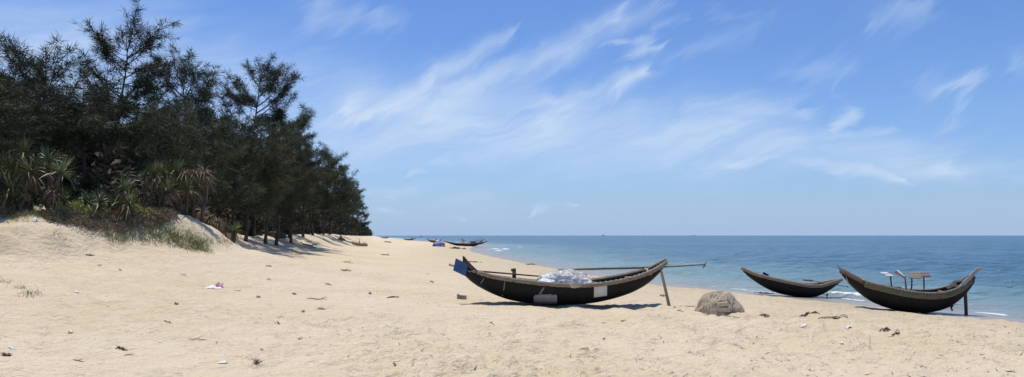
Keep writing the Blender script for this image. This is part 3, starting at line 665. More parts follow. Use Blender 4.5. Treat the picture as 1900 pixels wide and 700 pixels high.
class Hull:
    def __init__(s, fr, st, bmax, p=2.4, bend=0.03, n=48, endl=0.05, endr=0.04):
        """st: (px, sheer_y, keel_y) seen on the near side"""
        X, ZS, ZK = [], [], []
        x0, x1 = st[0][0], st[-1][0]
        for (px, sy, ky) in st:
            t = (px - x0) / (x1 - x0) * 2 - 1; b = bmax * (1 - abs(t) ** p) ** .9
            a = fr.loc(px, sy, -b); c = fr.loc(px, ky, -0.35 * b)
            X.append(c[0]); ZS.append(a[2]); ZK.append(c[2])
        X, ZS, ZK = map(np.array, (X, ZS, ZK)); ZK -= ZK.min() + 0.03; 
        s.x0, s.x1 = X[0], X[-1]; s.fr = fr
        s.bmax, s.p, s.endl, s.endr = bmax, p, endl, endr
        xx = np.linspace(X[0], X[-1], 200)
        def sm(Z):
            z = np.interp(xx, X, Z); k = np.exp(-np.linspace(-2, 2, 25) ** 2); k /= k.sum()
            zp = np.concatenate([2 * z[0] - z[12:0:-1], z, 2 * z[-1] - z[-2:-14:-1]]); return np.convolve(zp, k, 'valid')
        s.xx, s.zs, s.zk = xx, sm(ZS), sm(ZK)
        s.zk = np.minimum(s.zk, s.zs - 0.03)
    def t(s, x): return (x - s.x0) / (s.x1 - s.x0) * 2 - 1
    def b(s, x):
        t = np.clip(s.t(x), -1, 1); e = np.where(t < 0, s.endl, s.endr)
        return e + (s.bmax - e) * (1 - np.abs(t) ** s.p) ** .9
    def S(s, x): return np.interp(x, s.xx, s.zs)
    def K(s, x): return np.interp(x, s.xx, s.zk)
    def pt(s, x, a, off=0.0):
        """a in [-1,1]: -1 near sheer, 0 keel, 1 far sheer"""
        th = a * math.pi / 2; b = s.b(x) + off; zs, zk = s.S(x), s.K(x)
        si, co = np.sin(th), np.cos(th)
        y = b * np.sign(si) * np.abs(si) ** 0.75
        z = zk - off + (zs - zk + off) * (1 - np.abs(co) ** 0.95)
        return np.stack([np.broadcast_to(x, np.shape(y)) * 1.0, y, z], -1)
    def on(s, px, py, off=0.012):
        """point of the near outer side seen at a photo pixel"""
        yo = -s.bmax * 0.9
        for _ in range(6):
            l = s.fr.loc(px, py, yo); x = l[0]; zs, zk = s.S(x), s.K(x)
            q = np.clip((l[2] - zk) / (zs - zk), 0, 1); th = math.acos((1 - q) ** (1 / .95)); yo = -float(s.b(x)) * math.sin(th) ** .75
        return s.pt(x, -th / (math.pi / 2), off)
    def shell(s, name, mat, parent, off=0.0, n=56, m=21, flip=False, lo=1.0):
        x = np.linspace(s.x0, s.x1, n); a = np.linspace(-lo, lo, m)
        P = np.stack([s.pt(xi, a, off) for xi in x]); mb = MB(); mb.grid(P if not flip else P[:, ::-1]); 
        if not flip:
            mb.add(P[0], [tuple(range(m))]); mb.add(P[-1], [tuple(range(m - 1, -1, -1))])
        return mb.build(name, mat, parent)
    def rail(s, side, dx0=0.0, dx1=0.0, out=0.02, n=50, dz=0.0):
        x = np.linspace(s.x0 - dx0, s.x1 + dx1, n); xc = np.clip(x, s.x0, s.x1)
        zs = s.S(xc); sl0 = (s.zs[1] - s.zs[0]) / (s.xx[1] - s.xx[0]); sl1 = (s.zs[-1] - s.zs[-2]) / (s.xx[1] - s.xx[0])
        zs = zs + np.where(x < s.x0, (x - s.x0) * sl0, 0) + np.where(x > s.x1, (x - s.x1) * sl1, 0)
        return np.stack([x, side * (s.b(xc) + out), zs + dz], 1)

def lashings(mb, path, r, sy, every=0.13, seg=5, t=0.012, sx=1.0):
    L = np.concatenate([[0], np.cumsum(np.linalg.norm(np.diff(path, axis=0), axis=1))])
    for d in np.arange(every, L[-1] - every, every):
        p = np.array([np.interp(d, L, path[:, k]) for k in range(3)]); q = np.array([np.interp(d + t * 1.6, L, path[:, k]) for k in range(3)])
        mb.tube([p, q], r, 8, sx, sy)

def plank(mb, p0, p1, w, th, up=(0, 0, 1), w1=None):
    """flat board from p0 to p1; w along side, th along up"""
    p0, p1 = np.asarray(p0, float), np.asarray(p1, float); T = unit(p1 - p0); sd = np.cross(T, up); sd = unit(sd); u2 = np.cross(sd, T); w1 = w if w1 is None else w1
    v = [p0 - sd * w / 2 - u2 * th / 2, p0 + sd * w / 2 - u2 * th / 2, p0 + sd * w / 2 + u2 * th / 2, p0 - sd * w / 2 + u2 * th / 2,
         p1 - sd * w1 / 2 - u2 * th / 2, p1 + sd * w1 / 2 - u2 * th / 2, p1 + sd * w1 / 2 + u2 * th / 2, p1 - sd * w1 / 2 + u2 * th / 2]
    mb.add(v, [(0, 1, 2, 3), (7, 6, 5, 4), (0, 4, 5, 1), (1, 5, 6, 2), (2, 6, 7, 3), (3, 7, 4, 0)]); return mb

def blob(name, mat, parent, size, n=40, m=28, seed=0, amp=0.12, fold=0.06, sq=0.75, freq=3.0, flat=0.35, loc=(0, 0, 0)):
    """heap with folds: squashed super-ellipsoid with noise"""
    th = np.linspace(0, 2 * math.pi, n, endpoint=False); ph = np.linspace(-0.5, 0.5, m) * math.pi
    TH, PH = np.meshgrid(th, ph, indexing='ij')
    c = lambda a: np.sign(np.cos(a)) * np.abs(np.cos(a)) ** sq
    s_ = lambda a: np.sign(np.sin(a)) * np.abs(np.sin(a)) ** sq
    P = np.stack([c(TH) * c(PH), s_(TH) * c(PH), s_(PH)], -1)
    out = np.empty_like(P)
    for i in range(n):
        for j in range(m):
            v = Vector(P[i, j]); 
            a = mnoise.fractal(v * freq * .5 + Vector((seed, 0, 0)), 0.8, 2.0, 3) * amp
            f = abs(mnoise.noise(v * freq * 1.7 + Vector((0, seed, 0)))) * fold + abs(mnoise.noise(v * freq * 4.1 + Vector((0, seed, 3)))) * fold * .5
            out[i, j] = P[i, j] * (1 + a - f)
    z = out[..., 2]; out[..., 2] = np.where(z < 0, z * flat, z)
    V = out * np.array(size) / 2 + np.array(loc)
    mb = MB(); mb.add(V.reshape(-1, 3), [(i * m + j, ((i + 1) % n) * m + j, ((i + 1) % n) * m + j + 1, i * m + j + 1) for i in range(n) for j in range(m - 1)])
    return mb.build(name, mat, parent)

def fuzz(src, name, mat, parent, n, L, w, seed=1, lift=.004):
    rr = np.random.default_rng(seed); me = src.data; m = len(me.polygons)
    c = np.zeros(m * 3); me.polygons.foreach_get('center', c); c = c.reshape(-1, 3); nn = np.zeros(m * 3); me.polygons.foreach_get('normal', nn); nn = nn.reshape(-1, 3)
    k = rr.integers(0, m, n); k = k[nn[k, 2] > -.4]; n = len(k); N = nn[k]
    d = unit(np.cross(N, rr.normal(size=(n, 3))) + N * rr.uniform(-.05, .35, n)[:, None]); sd = unit(np.cross(N, d)) * w
    A = c[k] + rr.normal(size=(n, 3)) * .012 + N * lift; l = (L * rr.uniform(.5, 1.4, n))[:, None]
    o = tri_object(name, np.stack([A - sd - d * l * .5, A + sd - d * l * .5, A + d * l * .5 + N * .006], 1), mat, parent); o['kind'] = 'stuff'; return o

# ---- the big boat in the middle
def big_boat():
    fr = Frame(1036, 564, R(14), 0.0)
    root = thing('fishing_boat', fr.O, 'largest black tarred basket boat in the foreground with a white net heaped inside', 'boat', 'boats drawn up on the sand', rz=fr.yaw)
    st = [(858, 489, 505), (872, 500, 521), (890, 508, 532), (915, 515, 545), (945, 520, 556), (975, 524, 562), (1010, 528, 565), (1045, 530, 566), (1080, 530, 565), (1110, 527, 561), (1140, 522, 554), (1170, 515, 544), (1195, 507, 531), (1214, 499, 516), (1230, 490, 498)]
    h = Hull(fr, st, 0.74, 2.6)
    h.shell('hull', M['tar'], root)
    h.shell('lining', M['bamboo_dark'], root, off=-0.03, flip=True, lo=0.97)
    for sd in (-1, 1):
        p = h.rail(sd, -0.35, 0.10); mb = MB()
        mb.tube(p, 0.040, 8, 1.0, 1.5); o = mb.build('gunwale', M['bamboo'], root)
        p2 = h.rail(sd, -0.35, 0.02, out=-0.045); MB().tube(p2, 0.026, 6, 1, 1.3).build('inner_rail', M['greywood'], o)
        mb = MB(); lashings(mb, p + np.array([0, -sd * 0.02, 0]), 0.058, 1.22, 0.16); mb.build('lashing', M['rope'], o)['kind'] = 'stuff'
    for x in np.linspace(h.x0 + 1.2, h.x1 - 1.0, 5):
        b = float(h.b(x)); z = float(h.S(x)) - 0.07
        MB().tube([(x, -b + .03, z), (x, 0, z + .01), (x, b - .03, z)], 0.028, 6).build('thwart', M['greywood'], root)
    for x in np.linspace(h.x0 + .8, h.x1 - .7, 11):
        MB().tube(h.pt(x, np.linspace(-.96, .96, 13), -0.05), 0.014, 5).build('rib', M['bamboo_dark'], root)
    # end boards
    x = np.linspace(h.x0 + 0.02, h.x0 + 0.42, 5); mb = MB()
    for sd in (-1, 1):
        P = np.stack([np.stack([x, sd * (h.b(x) * .92 + .01), h.S(x) + dz], 1) for dz in (-.04, .02, .13, .13)]); P[3, :, 1] -= sd * .03
        P[2:, :, 2] += np.linspace(.10, -.11, 5)[None, :]
        mb.grid(P)
    mb.build('bow_board', M['brownwood'], root)
    e = h.rail(-1, 0, 0)[-1]; xt = h.x1
    mb = MB(); mb.tube([(xt - .62, -.02, h.S(xt - .62) + .02), (xt - .25, 0, h.S(xt - .25) + .07), (xt + .10, 0, h.S(xt) + .14)], [.035, .05, .035], 6); mb.build('stern_post', M['greywood'], root)
    mb = MB(); l = fr.loc(1199, 501, -.1); mb.tube([l + (-.02, -.26, -.10), l + (0, -.05, .02), l + (0.02, .2, .02)], .035, 6); mb.tube([l + (-.06, -.22, -.06), l + (.05, -.24, -.13)], .03, 6); mb.build('oar_lashing', M['rope'], root)
    l = fr.loc(954, 500, 0.25); mb = MB(); mb.box((l[0], .25, l[2] - .18), (.10, .09, .42), taper=.85); mb.box((l[0] - .02, .25, l[2] - .02), (.12, .11, .07)); mb.build('mooring_post', M['darkwood'], root)
    # painted marks on the bow side
    k = 0
    for s in [[(869, 503), (872, 505)], [(874, 498.6), (872.5, 503.5), (876, 504)], [(878, 500.5), (876.5, 504.5)], [(877, 502.5), (881, 501.5)], [(878, 505), (882, 505.5)], [(882.5, 501), (881, 505)]]:
        MB().tube([h.on(a, b, .008) for a, b in s], .0085, 5).build('painted_stroke', M['ropewhite'], root)
    # sheet patch
    def patch(name, corners, mat, n=6, ragged=0):
        (x0, y0), (x1, y1), (x2, y2), (x3, y3) = corners; U = np.linspace(0, 1, n)
        P = np.stack([np.stack([h.on((x0 * (1 - u) + x1 * u) * (1 - v) + (x3 * (1 - u) + x2 * u) * v, (y0 * (1 - u) + y1 * u) * (1 - v) + (y3 * (1 - u) + y2 * u) * v, .018) for v in U]) for u in U])
        mb = MB(); mb.grid(P); Pb = P + np.array([0, .02, 0]); 
        rim = list(P[:, 0]) + list(P[-1, 1:]) + list(P[-2::-1, -1]) + list(P[0, -2:0:-1]); rb = [q + np.array([0, .03, .0]) for q in rim]
        m = len(rim); mb.add(rim + rb, [(i, (i + 1) % m, m + (i + 1) % m, m + i) for i in range(m)])
        return mb.build(name, mat, root)
    patch('sheet_patch', [(1102, 532), (1126, 529), (1126, 548), (1102, 551.5)], M['white'])
    rr = np.random.default_rng(4); mb = MB()
    for x in np.arange(990.5, 1033, 1.35):
        edge = min(1, (x - 988) / 5, (1036 - x) / 4); top = 545.5 + rr.uniform(-.5, 2.2) + (1 - edge) * 5
        a, c = h.on(x, top, .014), h.on(x + .3, 557, .016); d = h.on(x, 563.2, .014)
        mb.tube([a, (a + c) / 2 + (0, -.006, 0), c, d], rr.uniform(.009, .014), 5)
    mb.build('fibre_patch', M['greypaint'], root)
    for s in [[(898, 516), (893, 524), (886, 534)], [(936, 523), (935, 535), (932, 549)], [(1008, 533), (1003, 541), (999, 548)], [(1010, 533), (1006, 540), (1001, 549)]]:
        MB().tube([h.on(a, b, .012) for a, b in s], .009, 5).build('rope', M['rope'], root)
    # things in it
    net = thing('fishing_net', fr.world(fr.loc(1046, 528, 0.0)), 'heap of white fishing net piled inside the largest boat', 'net', rz=fr.yaw)
    nh = blob('net_heap', M['net'], net, (1.55, 1.1, .80), 80, 50, 3, .18, .10, .95, 3.0, .5, (.02, .02, .02))
    blob('net_lump', M['netblue'], net, (.62, .6, .34), 40, 26, 9, .22, .13, .8, 3.4, .9, (-.55, -.22, .02))
    blob('net_lump', M['net'], net, (.6, .55, .34), 36, 24, 14, .2, .13, .8, 3.4, .9, (.48, -.2, .03))
    no = blob('net_overhang', M['netfuzz'], net, (.36, .12, .15), 30, 20, 5, .25, .12, .8, 3.4, 1, (.08, -.77, .03))
    fuzz(nh, 'net_mesh', M['ropewhite'], net, 7000, .12, .005, 3); fuzz(no, 'net_mesh', M['rope'], net, 700, .07, .004, 4)
    mb = MB(); rr = np.random.default_rng(8)
    for i in range(26):
        a = rr.uniform(-.6, .6); q = [(a + .06 * k + rr.normal() * .02, -.46 + .06 * k + rr.normal() * .02, .06 + .26 * math.sin(min(1, k / 4) * 1.6) * (1 - (a / .8) ** 2) ** .5 + .012) for k in range(6)]
        mb.tube(q, .006, 4)
    mb.tube([(.28, -.1, .30), (.42, -.12, .31), (.56, -.14, .22), (.66, -.16, .10), (.68, -.18, -.02)], .012, 5)
    mb.build('cord', M['ropewhite'], net)
    oar = thing('oar', fr.world(fr.loc(1195, 498, 0.05)), 'long grey oar with a crossbar grip lying over the pointed end of the largest boat', 'oar', rz=fr.yaw)
    o0 = fr.loc(1195, 498, .05); A = fr.loc(1036, 501, .05) - o0; B = fr.loc(1308, 491, .05) - o0
    MB().tube([A, A * .6 + B * .0 + (0, 0, .012), A * 0 + (0, 0, .02), B * .5, B], [.018, .034, .034, .026, .02], 7, 1.0, 1.0).build('shaft', M['greywood'], oar)
    plank(MB(), A, A * .45 + (0, 0, .012), .05, .055, w1=.07).build('blade', M['greywood'], oar)
    MB().tube([B + (-.06, -.02, -.10), B, B + (.04, .02, .09)], [.022, .026, .022], 6).build('grip', M['greywood'], oar)
    # oar with the blue blade
    o0 = fr.loc(866, 500, -.16); ob = thing('oar', fr.world(o0), 'oar with a square blue blade at the left tip of the largest boat', 'oar', rz=fr.yaw)
    A = fr.loc(833, 491, -.16) - o0; B = fr.loc(1002, 513, .30) - o0; C = fr.loc(885, 503, -.10) - o0
    MB().tube([A, A * .55 + (0, .02, 0), (0, .03, -.02)], [.032, .034, .03], 7).build('handle_end', M['palewood'], ob)
    MB().tube([(0, .03, -.02), C, (B + C) / 2, B], [.03, .024, .022, .02], 6).build('shaft', M['brownwood'], ob)
    q = [fr.loc(846, 479.5, -.19) - o0, fr.loc(868, 490, -.19) - o0, fr.loc(864, 513, -.19) - o0, fr.loc(841, 502, -.19) - o0]
    mb = MB(); qb = [p + np.array([0, .03, 0]) for p in q]; mb.add(q + qb, [(0, 3, 2, 1), (4, 5, 6, 7), (0, 1, 5, 4), (1, 2, 6, 5), (2, 3, 7, 6), (3, 0, 4, 7)]); mb.build('blade', M['blue'], ob, smooth=False)
    # prop under the pointed end
    a, b = fr.loc(1226, 499, -.06), fr.loc(1243, 558, -.25); w0 = fr.world(b); g0 = gz(w0[0], w0[1]); w0[2] = g0
    pr = plank(MB(), (0, 0, -.06), fr.world(a) - w0, .085, .07, up=(0, 1, 0), w1=.06).build('prop_post', M['palewood'], None, smooth=False); pr.location = tuple(w0)
    tag(pr, 'leaning wooden post propping the pointed right end of the largest boat', 'post')
    return fr, h
BIG = big_boat()

# ---- small boat by the water
def mid_boat():
    fr = Frame(1485, 551, R(-8))
    root = thing('fishing_boat', fr.O, 'small black basket boat at the waterline with a bare pale gunwale', 'boat', 'boats drawn up on the sand', rz=fr.yaw)
    st = [(1379, 499, 503), (1390, 504.5, 513), (1400, 509, 520), (1415, 513.5, 530), (1435, 518.5, 540), (1455, 523, 546), (1480, 528, 550), (1500, 531, 551.5), (1518, 531, 549), (1533, 527.5, 542), (1546, 523.5, 533), (1560, 519.5, 522)]
    h = Hull(fr, st, .62, 2.4)
    h.shell('hull', M['tar'], root); h.shell('lining', M['bamboo_dark'], root, off=-.03, flip=True, lo=.97)
    for sd in (-1, 1):
        p = h.rail(sd, .06, .04); o = MB().tube(p, .046, 8, .9, 1.6).build('gunwale', M['bamboo'], root)
        mb = MB(); lashings(mb, p + np.array([0, -sd * .01, 0]), .052, 1.5, .24, sx=.9); mb.build('lashing', M['rope'], o)['kind'] = 'stuff'
    for x in np.linspace(h.x0 + .9, h.x1 - .7, 4):
        b = float(h.b(x)); z = float(h.S(x)) - .05
        MB().tube([(x, -b + .02, z), (x, b - .02, z)], .026, 6).build('thwart', M['greywood'], root)
    x = np.linspace(h.x0, h.x0 + .62, 6); P = np.stack([np.stack([x, k * (h.b(x) + .03), h.S(x) + .06 - .02 * abs(k)], 1) for k in (-1, -.5, 0, .5, 1)]); P2 = P[::-1] - np.array([0, 0, .05])
    MB().grid(P).grid(P2).build('bow_deck', M['greywood'], root)
    l = fr.loc(1537, 549, -.1)
    mb = MB(); mb.tube([fr.loc(1520, 543, 0), fr.loc(1533, 548, 0)], .014, 5); mb.build('propeller_shaft', M['metal'], root)
    mb = MB(); c = fr.loc(1534, 548.5, 0)
    for a in (0.4, 2.5, 4.6): plank(mb, c, c + (.03, .13 * math.cos(a), .13 * math.sin(a)), .07, .012, up=(1, .3, 0))
    mb.build('propeller', M['metal'], root)
    o0 = fr.loc(1437, 518, .1); ob = thing('oar', fr.world(o0), 'oar with a dark navy blade raised in the small waterline boat', 'oar', rz=fr.yaw)
    B = fr.loc(1424, 511, .1) - o0
    MB().tube([(0.05, 0, -.06), B], .014, 6).build('shaft', M['greywood'], ob)
    q = [fr.loc(x, y, .1) - o0 for x, y in ((1416.5, 504.5), (1427, 510), (1423, 515), (1414.5, 513))]; mb = MB(); qb = [p + np.array([0, .03, 0]) for p in q]
    mb.add(q + qb, [(0, 3, 2, 1), (4, 5, 6, 7), (0, 1, 5, 4), (1, 2, 6, 5), (2, 3, 7, 6), (3, 0, 4, 7)]); mb.build('blade', M['navy'], ob, smooth=False)
    o0 = fr.loc(1537, 527, 0); ob = thing('oar', fr.world(o0), 'wooden oar laid over the right end of the small waterline boat', 'oar', rz=fr.yaw)
    A, A2, B = fr.loc(1490, 519, .1) - o0, fr.loc(1508, 521, .08) - o0, fr.loc(1573, 532, -.1) - o0
    plank(MB(), A, A2, .09, .05, up=(0, 1, 0)).build('blade', M['palewood'], ob); MB().tube([A2, (0, 0, .01), B], .017, 6).build('shaft', M['greywood'], ob)
    MB().tube([B + (0, 0, .04), B, B + (.01, 0, -.05)], .016, 5).build('grip', M['greywood'], ob)
    bz = thing('rope_coil', fr.world(fr.loc(1540, 526, 0.0)), 'dark rope lump tied at the right end of the small waterline boat', 'rope', rz=fr.yaw)
    blob('rope_turns', M['darkwood'], bz, (.26, .3, .17), 20, 14, 6, .3, .2)
mid_boat()

# ---- boat at the right with racks
def rack_boat():
    fr = Frame(1690, 579, R(-14))
    root = thing('fishing_boat', fr.O, 'curved black boat on the right carrying racks on posts, with red ends', 'boat', 'boats drawn up on the sand', rz=fr.yaw)
    st = [(1562, 501, 508), (1572, 507, 520), (1584, 515, 532), (1600, 523, 546), (1620, 529, 559), (1645, 535, 569), (1672, 541, 576), (1700, 545, 579), (1725, 546, 578.5), (1748, 544, 574), (1768, 538, 565), (1783, 530, 553), (1796, 519, 540), (1808, 509, 522)]
    h = Hull(fr, st, .68, 2.5)
    h.shell('hull', M['tar'], root); h.shell('lining', M['bamboo_dark'], root, off=-.03, flip=True, lo=.97)
    for sd in (-1, 1):
        p = h.rail(sd, -.62, -.12, out=.035, dz=-.075); o = MB().tube(p, .05, 8, .55, 2.0).build('strake', M['olive'], root)
        p = h.rail(sd, -.55, -.05, out=.02, dz=.035); MB().tube(p, .03, 7).build('gunwale', M['bamboo'], o)
        mb = MB(); lashings(mb, h.rail(sd, -.62, -.2, out=.024, dz=.022), .032, 1.0, .10, t=.008); mb.build('lashing', M['ropewhite'], o)['kind'] = 'stuff'
    for x in np.linspace(h.x0 + 1.0, h.x1 - .9, 5):
        b = float(h.b(x)); z = float(h.S(x)) - .04
        MB().tube([(x, -b + .02, z), (x, b - .02, z)], .03, 6).build('thwart', M['greywood'], root)
    # raised red-brown bow boards
    x = np.linspace(h.x0 - .06, h.x0 + .85, 8); xc = np.clip(x, h.x0, h.x1); lift = np.interp(x, [h.x0, h.x0 + .45, h.x0 + .85], [.07, .10, .01])
    P = np.stack([np.stack([x, k * (h.b(xc) + .025), h.S(xc) + lift * (1 - .25 * abs(k)) + (-.17 if abs(k) > 1.01 else 0)], 1) for k in (-1.02, -1, -.4, .4, 1, 1.02)])
    MB().grid(P).build('bow_deck', M['brownwood'], root)
    a, b = fr.loc(1559, 502, -.05), fr.loc(1552, 489, -.05); MB().tube([a, b], .009, 5).build('bow_spike', M['metal'], root)
    a = fr.loc(1570, 512, -.12); MB().tube([a, a + (.02, -.02, -.12), a + (.07, -.02, -.26)], .02, 5).build('hanging_rope', M['rope'], root)
    # red stern cheek boards and dark cover
    q = [fr.loc(x, y, -.14) for x, y in ((1784, 530), (1795, 517), (1808, 513), (1811, 516), (1804, 526), (1797, 533))]
    mb = MB(); qb = [p + np.array([0, .28, 0]) for p in q]; m = len(q); mb.add(q + qb, [tuple(range(m - 1, -1, -1)), tuple(range(m, 2 * m))] + [(i, (i + 1) % m, m + (i + 1) % m, m + i) for i in range(m)]); mb.build('stern_board', M['red'], root, smooth=False)
    q = [fr.loc(x, y, .25) for x, y in ((1755, 534), (1770, 521), (1789, 518), (1793, 524), (1780, 534))]
    mb = MB(); qb = [p + np.array([0, -.35, -.02]) for p in q]; m = len(q); mb.add(q + qb, [tuple(range(m)), tuple(range(2 * m - 1, m - 1, -1))] + [(i, m + i, m + (i + 1) % m, (i + 1) % m) for i in range(m)]); mb.build('engine_cover', M['darkwood'], root, smooth=False)
    # racks: post + tilted slatted top
    def rack(foot, head, corners, mats, yo, nsl):
        a, b = fr.loc(*foot, yo), fr.loc(*head, yo); a[2] -= .25
        post = MB().tube([a, (a + b) / 2 + (.008, 0, 0), b], .022, 6).build('rack_post', M['darkwood'], root)
        c = [fr.loc(x, y, yo) for x, y in corners]; dpt = .22
        c[0][1] += dpt; c[1][1] += dpt; c[2][1] -= dpt; c[3][1] -= dpt
        for i in range(nsl):
            u0, u1 = (i + .08) / nsl, (i + .92) / nsl
            A = c[0] * (1 - u0) + c[3] * u0; B = c[1] * (1 - u0) + c[2] * u0; A1 = c[0] * (1 - u1) + c[3] * u1; B1 = c[1] * (1 - u1) + c[2] * u1
            v = [A, B, B1, A1]; vb = [p - np.array([0, 0, .025]) for p in v]
            mb = MB(); mb.add(v + vb, [(0, 1, 2, 3), (7, 6, 5, 4), (0, 4, 5, 1), (1, 5, 6, 2), (2, 6, 7, 3), (3, 7, 4, 0)]); mb.build('rack_slat', M[mats[i % len(mats)]], post, smooth=False)
    rack((1655, 533), (1652, 511), ((1635, 505.5), (1648, 505.5), (1656, 511), (1643, 511.5)), ['white', 'silver'], .25, 3)
    rack((1682, 536), (1679, 514), ((1661, 504), (1666, 501.5), (1681, 513.5), (1675, 515)), ['brownwood', 'white', 'brownwood'], -.1, 1)
    rack((1690, 537), (1692, 514), ((1692, 505.5), (1716, 506), (1706, 516), (1682, 514.5)), ['greywood'], .22, 4)
    rack((1714, 540), (1714, 513), ((1712, 506.5), (1728, 507), (1723, 512.5), (1708, 513)), ['brownwood', 'greywood'], -.05, 3)
    plank(MB(), fr.loc(1665, 502, .12), fr.loc(1680, 514, -.3), .05, .02).build('rack_rail', M['white'], root)
    # clutter amidships
    for (x, y, yo, w) in ((1650, 532, .1, .2), (1664, 534, .2, .26), (1683, 538, .1, .24), (1694, 540, 0, .2)):
        l = fr.loc(x, y, yo); MB().box((l[0], yo, l[2] - .10), (w, .25, .26), taper=.85).build('gear_box', M['darkwood'], root)
    MB().tube([fr.loc(1757, 566, 0), fr.loc(1764, 570, 0)], .016, 5).build('propeller_shaft', M['metal'], root)
    mb = MB(); c = fr.loc(1764.5, 570.5, 0)
    for a in (0.3, 2.4, 4.5): plank(mb, c, c + (.04, .10 * math.cos(a), .12 * math.sin(a)), .07, .012, up=(1, .3, 0))
    mb.build('propeller', M['metal'], root)
    o0 = fr.loc(1780, 535, -.40); ob = thing('steering_oar', fr.world(o0), 'long silvery steering oar slanting up from the stern of the right hand boat', 'oar', rz=fr.yaw)
    A, B = fr.loc(1757, 557, -.46) - o0, fr.loc(1815, 499, -.3) - o0; m_ = A * .12 + B * .12
    plank(MB(), m_ * .2, B, .11, .05, up=(0, 1, 0), w1=.10).build('blade', M['silver'], ob, smooth=False)
    MB().tube([A, m_ * .3], [.03, .035], 6).build('shaft', M['palewood'], ob)
    MB().box(B + np.array([.03, 0, .015]), (.09, .06, .06)).build('end_cap', M['palewood'], ob)
    bz = thing('rope_coil', fr.world(fr.loc(1772, 534, -.3)), 'brown rope lashing bunched at the stern of the right hand boat', 'rope', rz=fr.yaw)
    blob('rope_turns', M['darkwood'], bz, (.28, .3, .2), 20, 14, 8, .3, .2)
    w0 = fr.world(fr.loc(1793, 581, -.1)); w0[2] = gz(w0[0], w0[1]); top = fr.world(fr.loc(1791, 540, -.1)) - w0
    pr = plank(MB(), (0, 0, -.1), top, .075, .07, up=(0, 1, 0)).build('prop_post', M['darkwood'], None, smooth=False); pr.location = tuple(w0)
    tag(pr, 'upright dark post propping the stern of the right hand boat', 'post')
rack_boat()

# ---- tied net bundle on the sand
def bundle():
    o = hit(1343, 584); root = thing('net_bundle', o, 'tied bundle of tan fishing net with foam floats, alone on the sand', 'net')
    s = o[1] / F
    nr = blob('net_roll', M['nettan'], root, (82 * s, 1.1, 80 * s), 60, 40, 12, .13, .07, .88, 2.6, .2, (-3 * s, .42, .0))
    nf = blob('net_flap', M['nettan'], root, (60 * s, 1.0, 54 * s), 50, 30, 7, .10, .05, .95, 3.0, .4, (14 * s, .36, 0))
    fuzz(nr, 'net_mesh', M['netfuzz'], root, 9000, .09, .003, 5); fuzz(nf, 'net_mesh', M['netfuzz'], root, 3500, .10, .004, 6)
    rr = np.random.default_rng(12)                       # gathered folds of net hanging over the bundle
    vs = np.array([v.co[:] for v in nr.data.vertices]); ctr = np.array([-3 * s, .42, 0.0])
    for k in range(22):
        a = k * 2 * math.pi / 22 + rr.normal() * .08; path = []
        for e in np.linspace(1.35, .08, 9):
            a2 = a + .25 * math.sin(e * 3 + k) + rr.normal() * .03; d = np.array([math.cos(a2) * math.cos(e), math.sin(a2) * math.cos(e), math.sin(e)])
            q = unit(vs - ctr) @ d; path.append(vs[np.argmax(q)] + d * .004)
        path = np.array(path); path[1:-1] = (path[:-2] + 2 * path[1:-1] + path[2:]) / 4
        MB().tube(path, np.array([.010, .02, .026, .028, .024, .026, .024, .022, .016]) * rr.uniform(.6, 1.3), 6).build('net_fold', M['nettan'], root)
    for (x, z, w, hh, rot) in ((-4, 19, 20, 7, -.12), (-2, 9, 23, 8, .03)):
        c, sn = math.cos(rot), math.sin(rot)
        mb = MB(); mb.box((x * s, -.11 + .02 * (z < 12), z * s), (w * s, .12, hh * s), [[c, 0, sn], [0, 1, 0], [-sn, 0, c]], .96); mb.build('float_block', M['foamblock'], root, smooth=False)
    for q in ([(-5, .66, 38), (4, .4, 41), (10, .1, 36), (12, -.12, 22), (11, -.19, 10), (10, -.14, 2)], [(-12, .1, 30), (-14, -.12, 18), (-13, -.16, 6), (-6, -.24, 0), (4, -.42, -1), (14, -.7, -1)],
              [(20, .3, 34), (13, .1, 36), (9, -.1, 26), (14, -.16, 12), (16, -.14, 1)]):
        p = [(x * s, y, z * s) for x, y, z in q]; MB().tube(p, .011, 5).build('cord', M['rope'], root)
bundle()

